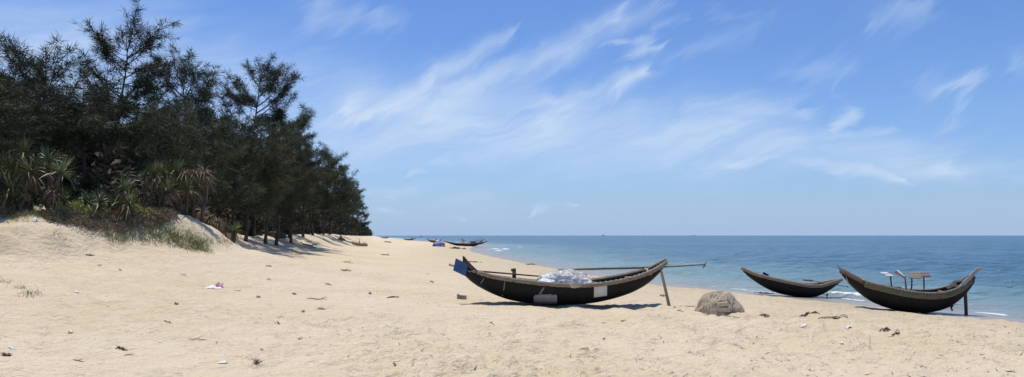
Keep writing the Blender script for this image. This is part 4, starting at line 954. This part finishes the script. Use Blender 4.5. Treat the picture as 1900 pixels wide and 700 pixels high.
# ------------------------------------------------------------------ far boats and gear along the beach
def small_boat(px, py, Lpx, yaw, label, rise=(.9, .8), hull='tar', extras=True, seed=1, Y=None):
    o = hit(px, py, 30, 1400); s = o[1] / F
    if Y: x = (px - 950) / F * Y; o = np.array([x, Y, gz(x, Y)]); s = Y / F
    L = Lpx * s / max(.5, math.cos(yaw))
    root = thing('fishing_boat', o, label, 'boat', 'boats drawn up on the sand', rz=yaw)
    n = 30; t = np.linspace(-1, 1, n); x = t * L / 2
    zk = np.where(t < 0, rise[0], rise[1]) * np.abs(t) ** 2.4; zs = .52 + (np.where(t < 0, rise[0], rise[1]) - .46) * np.abs(t) ** 2.1
    b = .05 + .65 * (1 - np.abs(t) ** 2.4); a = np.linspace(-1, 1, 13) * math.pi / 2
    P = np.stack([np.stack([np.full(13, x[i]), b[i] * np.sign(np.sin(a)) * np.abs(np.sin(a)) ** .75, zk[i] + (zs[i] - zk[i]) * (1 - np.cos(a))], 1) for i in range(n)])
    MB().grid(P).build('hull', M[hull], root)
    Q = P.copy(); Q[..., 1] *= .94; Q[..., 2] += .03; MB().grid(Q[:, ::-1]).build('lining', M['bamboo_dark'], root)
    for sd in (-1, 1):
        MB().tube(np.stack([x, sd * (b + .02), zs], 1), .05, 6, 1, 1.4).build('gunwale', M['greywood'], root)
    if extras:
        r = np.random.default_rng(seed)
        for k in range(3):
            xx = (-.35 + .35 * k + r.uniform(-.08, .08)) * L; MB().tube([(xx, -.6, .5), (xx, .6, .5)], .04, 5).build('thwart', M['greywood'], root)
        MB().tube([(-.1 * L, .2, .6), (.45 * L, -.1, rise[1] + .45)], .035, 5).build('pole', M['greywood'], root)
        for k in range(3): MB().tube([((-.3 + .2 * k) * L, .1, .4), ((-.28 + .2 * k + r.normal() * .03) * L, .1, 1.1 + .3 * r.random())], .05, 5).build('pole', M['darkwood'], root)
        blob('gear_heap', M['darkwood'], root, (.16 * L, .8, .9), 16, 12, seed + 20, .3, .2, .8, 3, .6, (.17 * L, 0, .6))
        blob('gear_heap', M['nettan'], root, (.22 * L, .8, .9), 16, 12, seed, .3, .2, .8, 3, .6, (-.05 * L, 0, .5))
    return root
small_boat(864, 457.0, 80, R(8), 'long dark boat at the far water edge beside the foam', (1.15, 1.05), seed=3)
small_boat(876, 452.5, 42, R(-12), 'dark boat half hidden behind the long far boat', (1.75, 1.5), seed=4, Y=hit(864, 457.0)[1] + 5)
small_boat(806, 450.5, 26, R(25), 'far boat whose end shows behind the blue and red tarpaulin heap', (1.0, .8), 'darkwood', seed=5)
small_boat(760, 446.2, 24, R(15), 'tiny far boat with a raised tip, right of the horizon beach logs', (.7, 1.3), 'darkwood', seed=6)
small_boat(714, 442.6, 18, R(10), 'tiny brown boat closest to the far end of the tree line', (1.0, .6), 'brownwood', seed=7)
small_boat(733, 441.6, 14, R(-10), 'tiny dark boat right of the brown one near the far tree line', (.7, .8), seed=8)

def tarps():
    o = hit(813, 457.5); s = o[1] / F; root = thing('tarpaulin_heap', o, 'heap of blue, white and orange tarpaulins left of the far boats', 'tarpaulin')
    blob('dark_fold', M['tarpdark'], root, (12 * s, 1.6, 13 * s), 20, 14, 2, .25, .2, .8, 3, .3, (-5 * s, 0, 0))
    blob('blue_fold', M['tarpblue'], root, (15 * s, 1.8, 19 * s), 20, 14, 4, .25, .2, .8, 3, .3, (1 * s, -.2, 0))
    blob('white_fold', M['white'], root, (8 * s, 1.2, 9 * s), 16, 12, 5, .25, .2, .8, 3, .5, (-1 * s, .1, 8 * s))
    blob('orange_fold', M['tarpred'], root, (10 * s, 1.5, 17 * s), 20, 14, 6, .25, .2, .8, 3, .3, (8 * s, 0, 0))
    blob('orange_fold', M['tarpred'], root, (7 * s, .9, 5 * s), 16, 12, 7, .25, .2, .8, 3, .3, (9 * s, -.6, 0))
tarps()

def vessel(px, Y, w, label):
    x = (px - 950) / F * Y; root = thing('ship', (x, Y, SEA), label, 'ship', 'vessels out at sea')
    hb = MB(); n = 9; t = np.linspace(-1, 1, n)
    P = np.stack([np.stack([np.full(5, t[i] * w / 2), np.array([-1, -.8, 0, .8, 1]) * w * .13 * (1 - abs(t[i]) ** 3 * .9), np.array([1, .1, -.3, .1, 1]) * w * .10 + abs(t[i]) ** 3 * w * .05], 1) for i in range(n)])
    hb.grid(P); hb.grid(np.stack([P[:, 0], P[:, 4]], 1)); hb.build('hull', M['darkwood'], root)
    MB().box((-w * .18, 0, w * .17), (w * .28, w * .16, w * .16), taper=.9).build('cabin', M['tarpdark'], root)
    MB().tube([(w * .12, 0, w * .08), (w * .12, 0, w * .42)], w * .012, 5).build('mast', M['darkwood'], root)
vessel(782, 1500, 6, 'small dark fishing vessel on the sea above the far boats')
vessel(1120, 5200, 24, 'tiny ship on the horizon above the left part of the largest boat oar')
vessel(1288, 5200, 20, 'tiny ship on the horizon above the grip of the long oar')

# ------------------------------------------------------------------ driftwood
def driftwood():
    o = hit(668, 457); s = o[1] / F; root = thing('driftwood_log', o, 'fallen driftwood log with one upright branch, below the far trees', 'driftwood')
    MB().tube([(-14 * s, .2, 6 * s), (-6 * s, 0, 4 * s), (4 * s, 0, 2.6 * s), (14 * s, -.2, 1.8 * s)], np.array([2.6, 3, 3, 2.4]) * s * 1.0, 8).build('log', M['driftwood'], root)
    MB().tube([(-2 * s, 0, 2 * s), (-1 * s, 0, 8 * s), (-1.6 * s, 0, 14 * s)], np.array([1.4, 1.0, .6]) * s, 6).build('branch', M['driftwood'], root)
    MB().tube([(3 * s, 0, 2 * s), (7 * s, .1, 6 * s), (12 * s, .1, 5 * s)], np.array([1.2, .9, .5]) * s, 6).build('branch', M['driftwood'], root)
    MB().tube([(-14 * s, .2, 6 * s), (-16 * s, .2, 9 * s)], np.array([1.8, .8]) * s, 6).build('branch', M['driftwood'], root)
    o = hit(633, 446.5); s = o[1] / F; root = thing('driftwood_stump', o, 'grey root stump on the sand at the grove edge', 'stump')
    MB().tube([(2 * s, 0, -1 * s), (0, 0, 4 * s), (-1 * s, 0, 10 * s)], np.array([6, 3.6, 1.2]) * s, 9).build('stump', M['driftwood'], root)
    for a in (-2.4, -.6, .4, 1.6, 2.8):
        c, sn = math.cos(a), math.sin(a); MB().tube([(0, 0, 3 * s), (5 * c * s, 4 * sn * s, 3 * s), (9 * c * s, 7 * sn * s, -.5 * s)], np.array([1.8, 1.3, .5]) * s, 6).build('root', M['bark'], root)
    o = hit(513, 440); s = o[1] / F; root = thing('root_mound', o, 'dark tangled root mound under the bent casuarina trunk', 'roots')
    r = np.random.default_rng(2); blob('earth_mound', M['bark'], root, (40 * s, 1.6, 22 * s), 24, 16, 3, .3, .25, .9, 3, .3)
    for i in range(12):
        a = r.uniform(0, 6.28); MB().tube([(0, 0, 9 * s), (13 * s * math.cos(a), .5 * math.sin(a), 6 * s), (22 * s * math.cos(a), 1.0 * math.sin(a), -1 * s)], np.array([1.3, .9, .3]) * s, 5).build('root', M['bark'], root)
driftwood()

# ------------------------------------------------------------------ pandanus
def rosette(r, n, L, w, mat, name, lo=-.3, hi=1.4, droop=.36):
    mb = MB()
    for i in range(n):
        a = i * 2.399 + r.normal() * .25; e = lo + (hi - lo) * ((i + r.random()) / n) ** .8
        ln = L * r.uniform(.7, 1.1); d = np.array([math.cos(a), math.sin(a), 0.0]); m = 6; t = np.linspace(0, 1, m)
        rad = ln * t * math.cos(e) * (1 - .12 * t * t); z = ln * t * math.sin(e) - droop * ln * (t ** 2.4) * max(.25, math.cos(e))
        c = d[None, :] * rad[:, None]; c[:, 2] = z; sd = np.array([-d[1], d[0], 0]) * 1.0
        wd = w * np.array([.8, 1, .95, .75, .45, .04]) * r.uniform(.8, 1.15) / 2
        P = np.stack([c - sd * wd[:, None] + np.array([0, 0, 1]) * wd[:, None] * .5, c, c + sd * wd[:, None] + np.array([0, 0, 1]) * wd[:, None] * .5], 1)
        mb.grid(P)
    return mb.build(name, M[mat])
def pandanus():
    r = np.random.default_rng(31)
    ro = [rosette(r, 46, .95, .06, k, 'rosette') for k in ('pand', 'pandpale', 'pand')]
    dr = [rosette(r, 30, .75, .055, 'pandry', 'dry_leaves', -1.3, .1, .5) for _ in range(2)] + [rosette(r, 36, .8, .055, 'pandry', 'dry_leaves', -1.0, 1.0, .6)]
    used = set()
    def inst(src, parent, loc, sc):
        c = src if src.name not in used else src.copy()
        used.add(src.name)
        if c is not src: link(c)
        c.parent = parent; c.location = tuple(loc); c.scale = (sc,) * 3; c.rotation_euler = (r.normal() * .25, r.normal() * .25, r.random() * 6.28)
    def plant(foot, heads, label, Y=None, dry=0.0, sc=1.0):
        base = hit(foot[0], foot[1]) if Y is None else np.array([(foot[0] - 950) / F * Y, Y, gz((foot[0] - 950) / F * Y, Y)])
        root = thing('pandanus_plant', base, label, 'pandanus', 'pandanus on the dune edge')
        for (x, y) in heads:
            w = at(x, y, base[1] + r.uniform(-.5, .5)) - base; w[2] = max(w[2], .25)
            p0 = np.array([r.normal() * .12, r.normal() * .12, -.1]); mid = (p0 + w) / 2 + np.array([r.normal() * .15, r.normal() * .15, -.1])
            MB().tube(bez(p0, mid, w, 7), np.linspace(.07, .05, 7), 7).build('stem', M['bark'], root)
            isdry = r.random() < dry; k = sc * r.uniform(.85, 1.1)
            if isdry: inst(dr[2], root, w + (0, 0, -.03), k)
            else: inst(ro[r.integers(3)], root, w, k)
            if r.random() < .75: inst(dr[r.integers(2)], root, w + (0, 0, -.12), k)
    Y0 = 28.8
    plant((62, 392), [(44, 284), (22, 312), (58, 318)], 'tall green pandanus with the highest rosette of the left clump', Y0 - .3)
    plant((96, 392), [(92, 298), (112, 322), (76, 322)], 'tall green pandanus just right of the highest rosette', Y0)
    plant((12, 392), [(8, 318), (2, 345), (20, 350)], 'pandanus cut by the left edge of the photo', Y0 - .2)
    plant((40, 394), [(30, 372), (52, 352), (14, 378)], 'low pandanus at the foot of the left clump', Y0 - .8, .2, .8)
    plant((108, 393), [(100, 352), (118, 372), (88, 378)], 'shaded low pandanus at the right foot of the left clump', Y0 - .3, .1, .8)
    plant((165, 392), [(172, 376), (160, 380)], 'small pandanus behind the yellow green creeper', 29.5, .2, .7)
    plant((190, 392), [(186, 376), (204, 380)], 'small yellowish pandanus right of the creeper patch', 29.3, .3, .75)
    plant((230, 394), [(229, 350), (238, 378), (218, 372)], 'mid height pandanus left of the dry thicket', 29.6, .1, .85)
    plant((268, 393), [(266, 336), (284, 322), (262, 362)], 'green topped pandanus at the left of the dry thicket', 31, .15, .9)
    plant((300, 392), [(292, 332), (304, 322), (312, 352), (290, 365)], 'half dry pandanus in the middle of the thicket', 31.5, .5, .9)
    plant((336, 396), [(326, 318), (342, 322), (330, 345), (348, 356)], 'dry brown headed pandanus with bare stems in the thicket', 32, .6, .85)
    plant((366, 404), [(360, 320), (378, 318), (366, 346), (385, 338)], 'driest pandanus, pale brown, at the right end of the thicket', 32.5, .85, .8)
    plant((392, 418), [(388, 402), (404, 410), (376, 392)], 'sprawling dead pandanus on the bare sand scarp', 34, .8, .7)
    plant((424, 432), [(420, 424), (434, 428)], 'low pandanus tuft at the foot of the sand scarp', 37, .3, .7)
pandanus()

# ------------------------------------------------------------------ dune plants (uncountable)
def inside(px, py, poly):
    c = np.zeros(len(px), bool); n = len(poly)
    for i in range(n):
        x0, y0 = poly[i]; x1, y1 = poly[(i + 1) % n]
        c ^= ((y0 > py) != (y1 > py)) & (px < (x1 - x0) * (py - y0) / (y1 - y0 + 1e-9) + x0)
    return c
def scatter(poly, n, r, ylim=(15, 48)):
    """points on the dune whose place in the photo falls in a patch"""
    out = []
    tot = 0
    while tot < n:
        Y = r.uniform(*ylim, 60000); X = r.uniform(-22, -6, 60000); z = ground(X, Y)
        px = 950 + F * X / Y; py = HORIZON + F * (CZ - z) / Y
        j = inside(px, py + 6 * fbm(X * 1.1, Y * 1.1, 3), poly)
        out.append(np.stack([X, Y, z], 1)[j]); tot += j.sum()
        if len(out) > 60: break
    return np.concatenate(out)[:n]
def blades(name, P, r, hgt, wid, mat, label, cat, spread=.5, per=3, clump=.12):
    k = np.repeat(np.arange(len(P)), per); n = len(k); A = P[k] + r.normal(size=(n, 3)) * np.array([clump, clump, .01])
    A[:, 2] = ground(A[:, 0], A[:, 1]) - .02
    D = unit(np.array([0, 0, 1.0]) + r.normal(size=(n, 3)) * spread * np.array([1, 1, .3])); L = hgt * r.uniform(.4, 1.2, n)
    s = unit(np.cross(D, r.normal(size=(n, 3)))) * (wid * r.uniform(.6, 1.2, n))[:, None]
    mid = A + D * L[:, None] * .55; tip = A + D * L[:, None] + r.normal(size=(n, 3)) * np.array([.25, .25, .1]) * L[:, None]
    V = np.stack([A - s, A + s, mid + s * .7, mid - s * .7, tip], 1).reshape(-1, 3); b = np.arange(n)[:, None] * 5
    Fc = np.concatenate([b + np.array([[0, 1, 2]]), b + np.array([[0, 2, 3]]), b + np.array([[3, 2, 4]])])
    o = fast_mesh(name, V, Fc, M[mat]); tag(o, label, cat, kind='stuff'); return o
def twiggy(name, P, r, hgt, mat, label, cat, n_per=7, wid=.014):
    """low shrubs: each a bunch of short forked stems with tiny leaves"""
    k = np.repeat(np.arange(len(P)), n_per); n = len(k)
    h = hgt * (0.55 + 0.9 * np.clip(.5 + fbm(P[:, 0] * 1.3, P[:, 1] * 1.3, 3), 0, 1.2))[k] * r.uniform(.15, 1, n)
    A = P[k] + r.normal(size=(n, 3)) * np.array([.10, .10, 0]); A[:, 2] += h * r.uniform(.2, .8, n)
    D = unit(r.normal(size=(n, 3)) + np.array([0, 0, .7])); s = unit(np.cross(D, r.normal(size=(n, 3)))) * wid * r.uniform(.6, 1.6, n)[:, None]
    L = .16 * r.uniform(.4, 1.2, n)[:, None]
    o = tri_object(name, np.stack([A - s, A + s, A + D * L], 1), M[mat]); tag(o, label, cat, kind='stuff'); return o
def dune_plants():
    r = np.random.default_rng(44)
    P = scatter([(82, 404), (120, 398), (200, 400), (262, 402), (312, 398), (330, 404), (318, 412), (300, 425), (260, 436), (215, 436), (170, 428), (130, 420), (95, 414)], 9000, r)
    twiggy('creeping_shrub', P, r, .42, 'shrub', 'mat of purple brown creeping shrubs on the dune face', 'shrubs', 8)
    P = scatter([(100, 392), (140, 388), (245, 390), (300, 390), (300, 404), (200, 403), (110, 402)], 5000, r)
    twiggy('ground_creeper', P, r, .34, 'groundcover', 'bright yellow green creeper behind the brown shrubs', 'creeper', 6, .016)
    P = scatter([(195, 436), (260, 434), (310, 424), (345, 430), (392, 446), (378, 468), (345, 464), (300, 450), (215, 448), (185, 440)], 5200, r)
    P2 = scatter([(378, 440), (420, 446), (430, 454), (400, 458)], 200, r); P3 = scatter([(20, 402), (95, 398), (95, 408), (25, 408)], 500, r)
    P4 = np.concatenate([np.array([hit(q[0] + r.normal() * 3, q[1] + r.normal() * 1.5) for _ in range(9)]) for q in ((8, 524), (40, 536), (50, 546), (60, 549), (105, 432), (388, 470), (360, 468))])
    P5 = scatter([(90, 402), (200, 398), (320, 396), (325, 408), (230, 428), (110, 416)], 900, r)
    blades('beach_grass_tufts', P4, r, .16, .005, 'grass', 'sparse straw grass tufts on the open left dune slope', 'grass', .6, 5, .10)
    blades('dune_grass', np.concatenate([P, P2, P3, P5]), r, .26, .007, 'grass', 'thin green and straw dune grass below the shrubs', 'grass', .55, 8, .13)
dune_plants()

# ------------------------------------------------------------------ litter on the sand
LG = 'litter and driftwood on the sand'
def twig(px, py, wpx, label, mat='twig', r=None, thick=1.0, arch=.5, ang=0.0, fork=True, seed=0):
    rr = np.random.default_rng(int(px * 7 + py * 13 + seed)); o = hit(px, py); s = o[1] / F; L = wpx * s
    n = 7; t = np.linspace(-.5, .5, n); ca, sa = math.cos(ang), math.sin(ang)
    x = t * L * ca; y = t * L * sa * 1.0 + rr.normal(size=n) * .04 * L
    z = np.array([gz(o[0] + x[i], o[1] + y[i]) - o[2] for i in range(n)]) + s * thick * .6 + arch * L * .12 * np.abs(np.sin(t * 5 + rr.random() * 3))
    mb = MB(); mb.tube(np.stack([x, y, z], 1), s * thick * np.array([.5, .9, 1, .9, .8, .6, .35]), 6)
    if fork:
        k = rr.integers(2, 5); mb.tube([(x[k], y[k], z[k]), (x[k] + .18 * L, y[k] + .12 * L, z[k] + .10 * L), (x[k] + .30 * L, y[k] + .1 * L, z[k] + .06 * L)], s * thick * np.array([.6, .5, .25]), 5)
    ob = mb.build('twig' if wpx < 24 else 'stick', M[mat]); ob.location = tuple(o); tag(ob, label, 'twig' if wpx < 24 else 'stick', LG); return ob
def scrap(px, py, w, h, mat, label, name='plastic_scrap', cat='litter', seed=0, dep=None):
    rr = np.random.default_rng(int(px * 3 + py * 11 + seed)); o = hit(px, py); s = o[1] / F
    n, m = 7, 5; U, V = np.meshgrid(np.linspace(-.5, .5, n), np.linspace(-.5, .5, m), indexing='ij')
    W_, D_ = w * s, (dep or w * s * .7)
    ed = 1 + .35 * rr.normal(size=U.shape) * ((np.abs(U) > .4) | (np.abs(V) > .4))
    X = U * W_ * ed; Y = V * D_ * ed; Z = h * s * (.35 + .65 * np.abs(np.sin(U * 5 + rr.random() * 6) * np.cos(V * 4 + rr.random() * 6))) * (1 - .5 * np.abs(U)) + .006
    Z += ground(o[0] + X, o[1] + Y) - o[2]
    P = np.stack([X, Y, Z], -1); mb = MB(); mb.grid(P[:, ::-1]); Q = P - np.array([0, 0, .012 + .25 * h * s]); mb.grid(Q)
    ob = mb.build(name, M[mat]); ob.location = tuple(o); tag(ob, label, cat, LG); return ob
def weed(px, py, w, h, label, seed=0, mat='weed'):
    o = hit(px, py); s = o[1] / F; rr = np.random.default_rng(int(px + py * 5 + seed)); mb = MB()
    for i in range(16):
        x0 = rr.normal() * .24 * w * s; y0 = rr.normal() * .10 * w * s; a = rr.normal() * .7; L = w * s * rr.uniform(.2, .5); z0 = gz(o[0] + x0, o[1] + y0) - o[2]
        mb.tube([(x0 - L * .5 * math.cos(a), y0 - L * .3 * math.sin(a), z0), (x0, y0, z0 + h * s * rr.uniform(.3, 1)), (x0 + L * .5 * math.cos(a), y0 + L * .3 * math.sin(a), z0 + .004)], s * rr.uniform(.4, .9), 4)
    ob = mb.build('dry_seaweed', M[mat]); ob.location = tuple(o); tag(ob, label, 'seaweed', LG); return ob
def litter():
    T = [(167, 475, 14, 'dark twig high on the left dune slope below the shrubs', 1.6, .5), (185, 493, 8, 'short curled twig on the left dune slope', 1.2, .3),
         (312, 600, 15, 'dark stick lying left of the thin long stick in the left foreground', 1.6, .1), (146, 671, 24, 'forked dark stick near the bottom left', 1.5, -.2),
         (366, 631, 36, 'thin long pale stick in the left foreground', 1.0, .05), (402, 637, 12, 'slanting twig just right of the thin long stick', .9, -.9),
         (554, 472, 20, 'broken stick on the sand below the grove', 1.6, -.6), (572, 458, 34, 'longest of the sticks strewn just below the tree trunks', 2.2, -.3),
         (499, 495, 12, 'short dark stick in the open sand left of centre', 1.2, .1), (646, 488, 20, 'bent stick above the dark bar of driftwood', 1.1, -.2),
         (642, 503, 20, 'dark bar of driftwood in the open sand', 1.6, 0), (610, 529, 13, 'short stick above the long curved one', 1.3, .1), (588, 557, 38, 'long curved stick right of the blue scrap', 1.4, .2),
         (499, 519, 8, 'tiny twig between open sand and dune foot', 1.0, .4), (913, 601, 14, 'thin dark stick in front of the largest boat', 1.2, -.7), (1084, 648, 18, 'thin dark stick at the bottom centre', 1.2, .05),
         (1107, 648, 10, 'faint twig right of the bottom centre stick', .8, .05), (1157, 596, 12, 'small knotted twig below the largest boat', 1.1, .3), (1262, 578, 16, 'forked twig left of the tied net bundle', 1.0, .4),
         (985, 492, 20, 'curved branch on the sand by the water behind the largest boat', 1.3, .2), (1020, 572, 8, 'little twig in the shadow edge of the largest boat', .8, .2), (1876, 691, 18, 'dark forked twig in the bottom right corner', 1.3, -.3),
         (715, 474, 16, 'low stick in the sand right of the upright log', 1.2, .1), (700, 543, 5, 'stub of twig beside the small dark stone', .9, .9), (1120, 600, 8, 'tiny twig under the white panel of the largest boat', .8, -.4),
         (240, 660, 18, 'root like twig beside the brown weed knot at left', 1.0, .3), (340, 511, 20, 'faint straw stick below the dune grass', .8, -.5), (440, 541, 22, 'faint stick right of the pink cloth', .8, -.6)]
    for (x, y, w, l, th, a) in T: twig(x, y, w, l, thick=th * .72, ang=a, mat='driftwood' if w > 30 else 'twig')
    o = hit(1614, 648); s = o[1] / F; ob = MB().tube([(0, 0, -.02), (.3 * s, 0, 12 * s), (0, 0, 25 * s)], np.array([.8, .6, .3]) * s, 5).build('twig', M['twig']); ob.location = tuple(o); tag(ob, 'thin twig standing upright in the right foreground sand', 'twig', LG)
    o = hit(475, 674); s = o[1] / F; mb = MB(); rr = np.random.default_rng(3)
    for i in range(9): mb.tube([(rr.normal() * 2 * s, rr.normal() * .02, 0), (rr.normal() * 6 * s, rr.normal() * .04, rr.uniform(2, 5) * s), (rr.normal() * 10 * s, rr.normal() * .06, rr.uniform(1, 11) * s)], np.array([.9, .7, .3]) * s, 5)
    ob = mb.build('twig_tuft', M['twig']); ob.location = tuple(o); tag(ob, 'tuft of broken twigs in the foreground left of centre', 'twigs', LG)
    S = [(143, 543, 9, 4, 'scrapwhite', 'white scrap on the dune slope right of the grass tufts'), (130, 619, 9, 7, 'scrapwhite', 'bright white scrap in the left foreground'), (13, 661, 20, 5, 'weed', 'dark flat piece at the bottom left edge'),
         (328, 566, 8, 7, 'driftwood', 'curled brown leaf on the sand left of the blue scrap'), (415, 674, 18, 3, 'scrapwhite', 'flat white paper at the bottom left of centre'), (66, 409, 9, 6, 'scrapwhite', 'white scrap at the dune top left of the shrubs'),
         (546, 547, 8, 5, 'scrapblue', 'blue plastic scrap in the open sand'), (556, 630, 9, 5, 'shell', 'grey shell in the foreground left of centre'), (223, 502, 5, 4, 'weed', 'round dark cone on the left dune slope'),
         (686, 545, 6, 5, 'shell', 'small grey stone right of the long curved stick'), (1574, 608, 13, 3, 'scrapwhite', 'flat white scrap right of the drift weed lines'), (1561, 639, 8, 4, 'scrapwhite', 'white scrap left of the upright twig'),
         (1491, 605, 11, 2, 'scrapwhite', 'thin white scrap below the dark weed at right'), (1766, 631, 5, 3, 'scrapwhite', 'small white scrap at the far right sand'), (1231, 550, 11, 5, 'driftwood', 'brown leaf beside the leaning prop post'),
         (479, 552, 7, 5, 'weed', 'dark scrap left of the blue plastic'), (563, 579, 7, 4, 'weed', 'dark scrap below the blue plastic'), (595, 574, 14, 3, 'weed', 'flat dark scrap right of the one below the blue plastic'),
         (802, 524, 7, 4, 'weed', 'dark leaf left of the blue oar blade'), (1121, 630, 6, 4, 'shell', 'small grey stone at the bottom centre'), (297, 635, 6, 3, 'scrapwhite', 'tiny white shell beside the thin long stick'), (20, 646, 12, 3, 'scrapwhite', 'crumpled white scrap above the dark piece at bottom left'),
         (516, 600, 6, 3, 'driftwood', 'small brown leaf in the sand left of centre'), (485, 650, 8, 4, 'weed', 'dark leaf above the tuft of twigs'), (792, 508, 8, 2, 'scrapwhite', 'faint white scrap left of the largest boat')]
    for (x, y, w, h, m, l) in S: scrap(x, y, w * .85, h * .75, 'driftwood' if m == 'weed' and x != 13 else m, l, 'plastic_scrap' if m.startswith('scrap') else ('shell' if m == 'shell' else 'leaf_scrap'))
    scrap(397, 534, 22, 5, 'scrapwhite', 'white rag under the pink cloth on the dune foot', 'rag', 'cloth'); scrap(406, 534, 12, 11, 'scrappink', 'crumpled pink cloth on the dune foot', 'cloth', 'cloth')
    for (x, y, w, h, l) in [(229, 651, 26, 6, 'brown weed knot in the left foreground'), (730, 552, 28, 2, 'thin line of weed left of the wood block'), (1493, 587, 26, 5, 'dark weed clump below the small waterline boat'), (1512, 581, 16, 3, 'short weed line above the dark clump'),
                            (1550, 592, 48, 4, 'long dark weed line in front of the right hand boat'), (1645, 613, 24, 6, 'darkest weed clump in front of the right hand boat'), (1663, 621, 18, 4, 'small weed line below the darkest clump'), (1420, 585, 18, 2, 'faint weed right of the tied net bundle'), (1420, 545, 34, 3, 'strip of dark weed left of the small waterline boat'),
                            (850, 462, 30, 4, 'dry weed heap in front of the long far boat'), (720, 450, 12, 2, 'weed speck before the tiny far boats'), (880, 487, 22, 2, 'faint weed on the sand above the largest boat')]: weed(x, y, w, h, l)
    o = hit(857, 555); s = o[1] / F; root = thing('wood_block', o, 'short weathered wood block on the sand left of the largest boat', 'block', LG)
    MB().box((0, 0, 3.5 * s), (18 * s, 8 * s, 7 * s), [[.99, 0, .08], [0, 1, 0], [-.08, 0, .99]], .9).build('block', M['brick'], root, smooth=False)
    MB().box((-6.5 * s, -2 * s, 7.5 * s), (6 * s, 5 * s, 3 * s), None, .7).build('chip', M['brick'], root, smooth=False)
    # uncountable crumbs of dry weed, bark and shell
    r = np.random.default_rng(77); n = 5200
    Y = 8 + 32 * r.random(n) ** 1.2; X = (r.random(n) * 1.5 - .75) * Y
    dens = fbm(X * .25 + Y * .12, Y * .3, 3) + .45 * (X > .18 * Y) * (Y < 26)
    k = (dens > .05 + .35 * r.random(n)) & (X < shore(Y) - 2.5) & (X > -11 - 0 * Y); X, Y = X[k], Y[k]; n = len(X)
    A = np.stack([X, Y, ground(X, Y) + .006], 1); D = unit(np.stack([r.normal(size=n), r.normal(size=n), .12 * np.abs(r.normal(size=n))], 1)); L = .05 * r.uniform(.4, 2.2, n)[:, None]
    s = unit(np.cross(D, np.array([0, 0, 1.0]) + r.normal(size=(n, 3)) * .3)) * r.uniform(.004, .012, n)[:, None]
    o = tri_object('sand_crumbs', np.stack([A - s - D * L * .5, A + s - D * L * .5, A + D * L + np.array([0, 0, .012])], 1), M['twig']); tag(o, 'scattered crumbs of dry weed and bark over the sand', 'debris', kind='stuff')
litter()
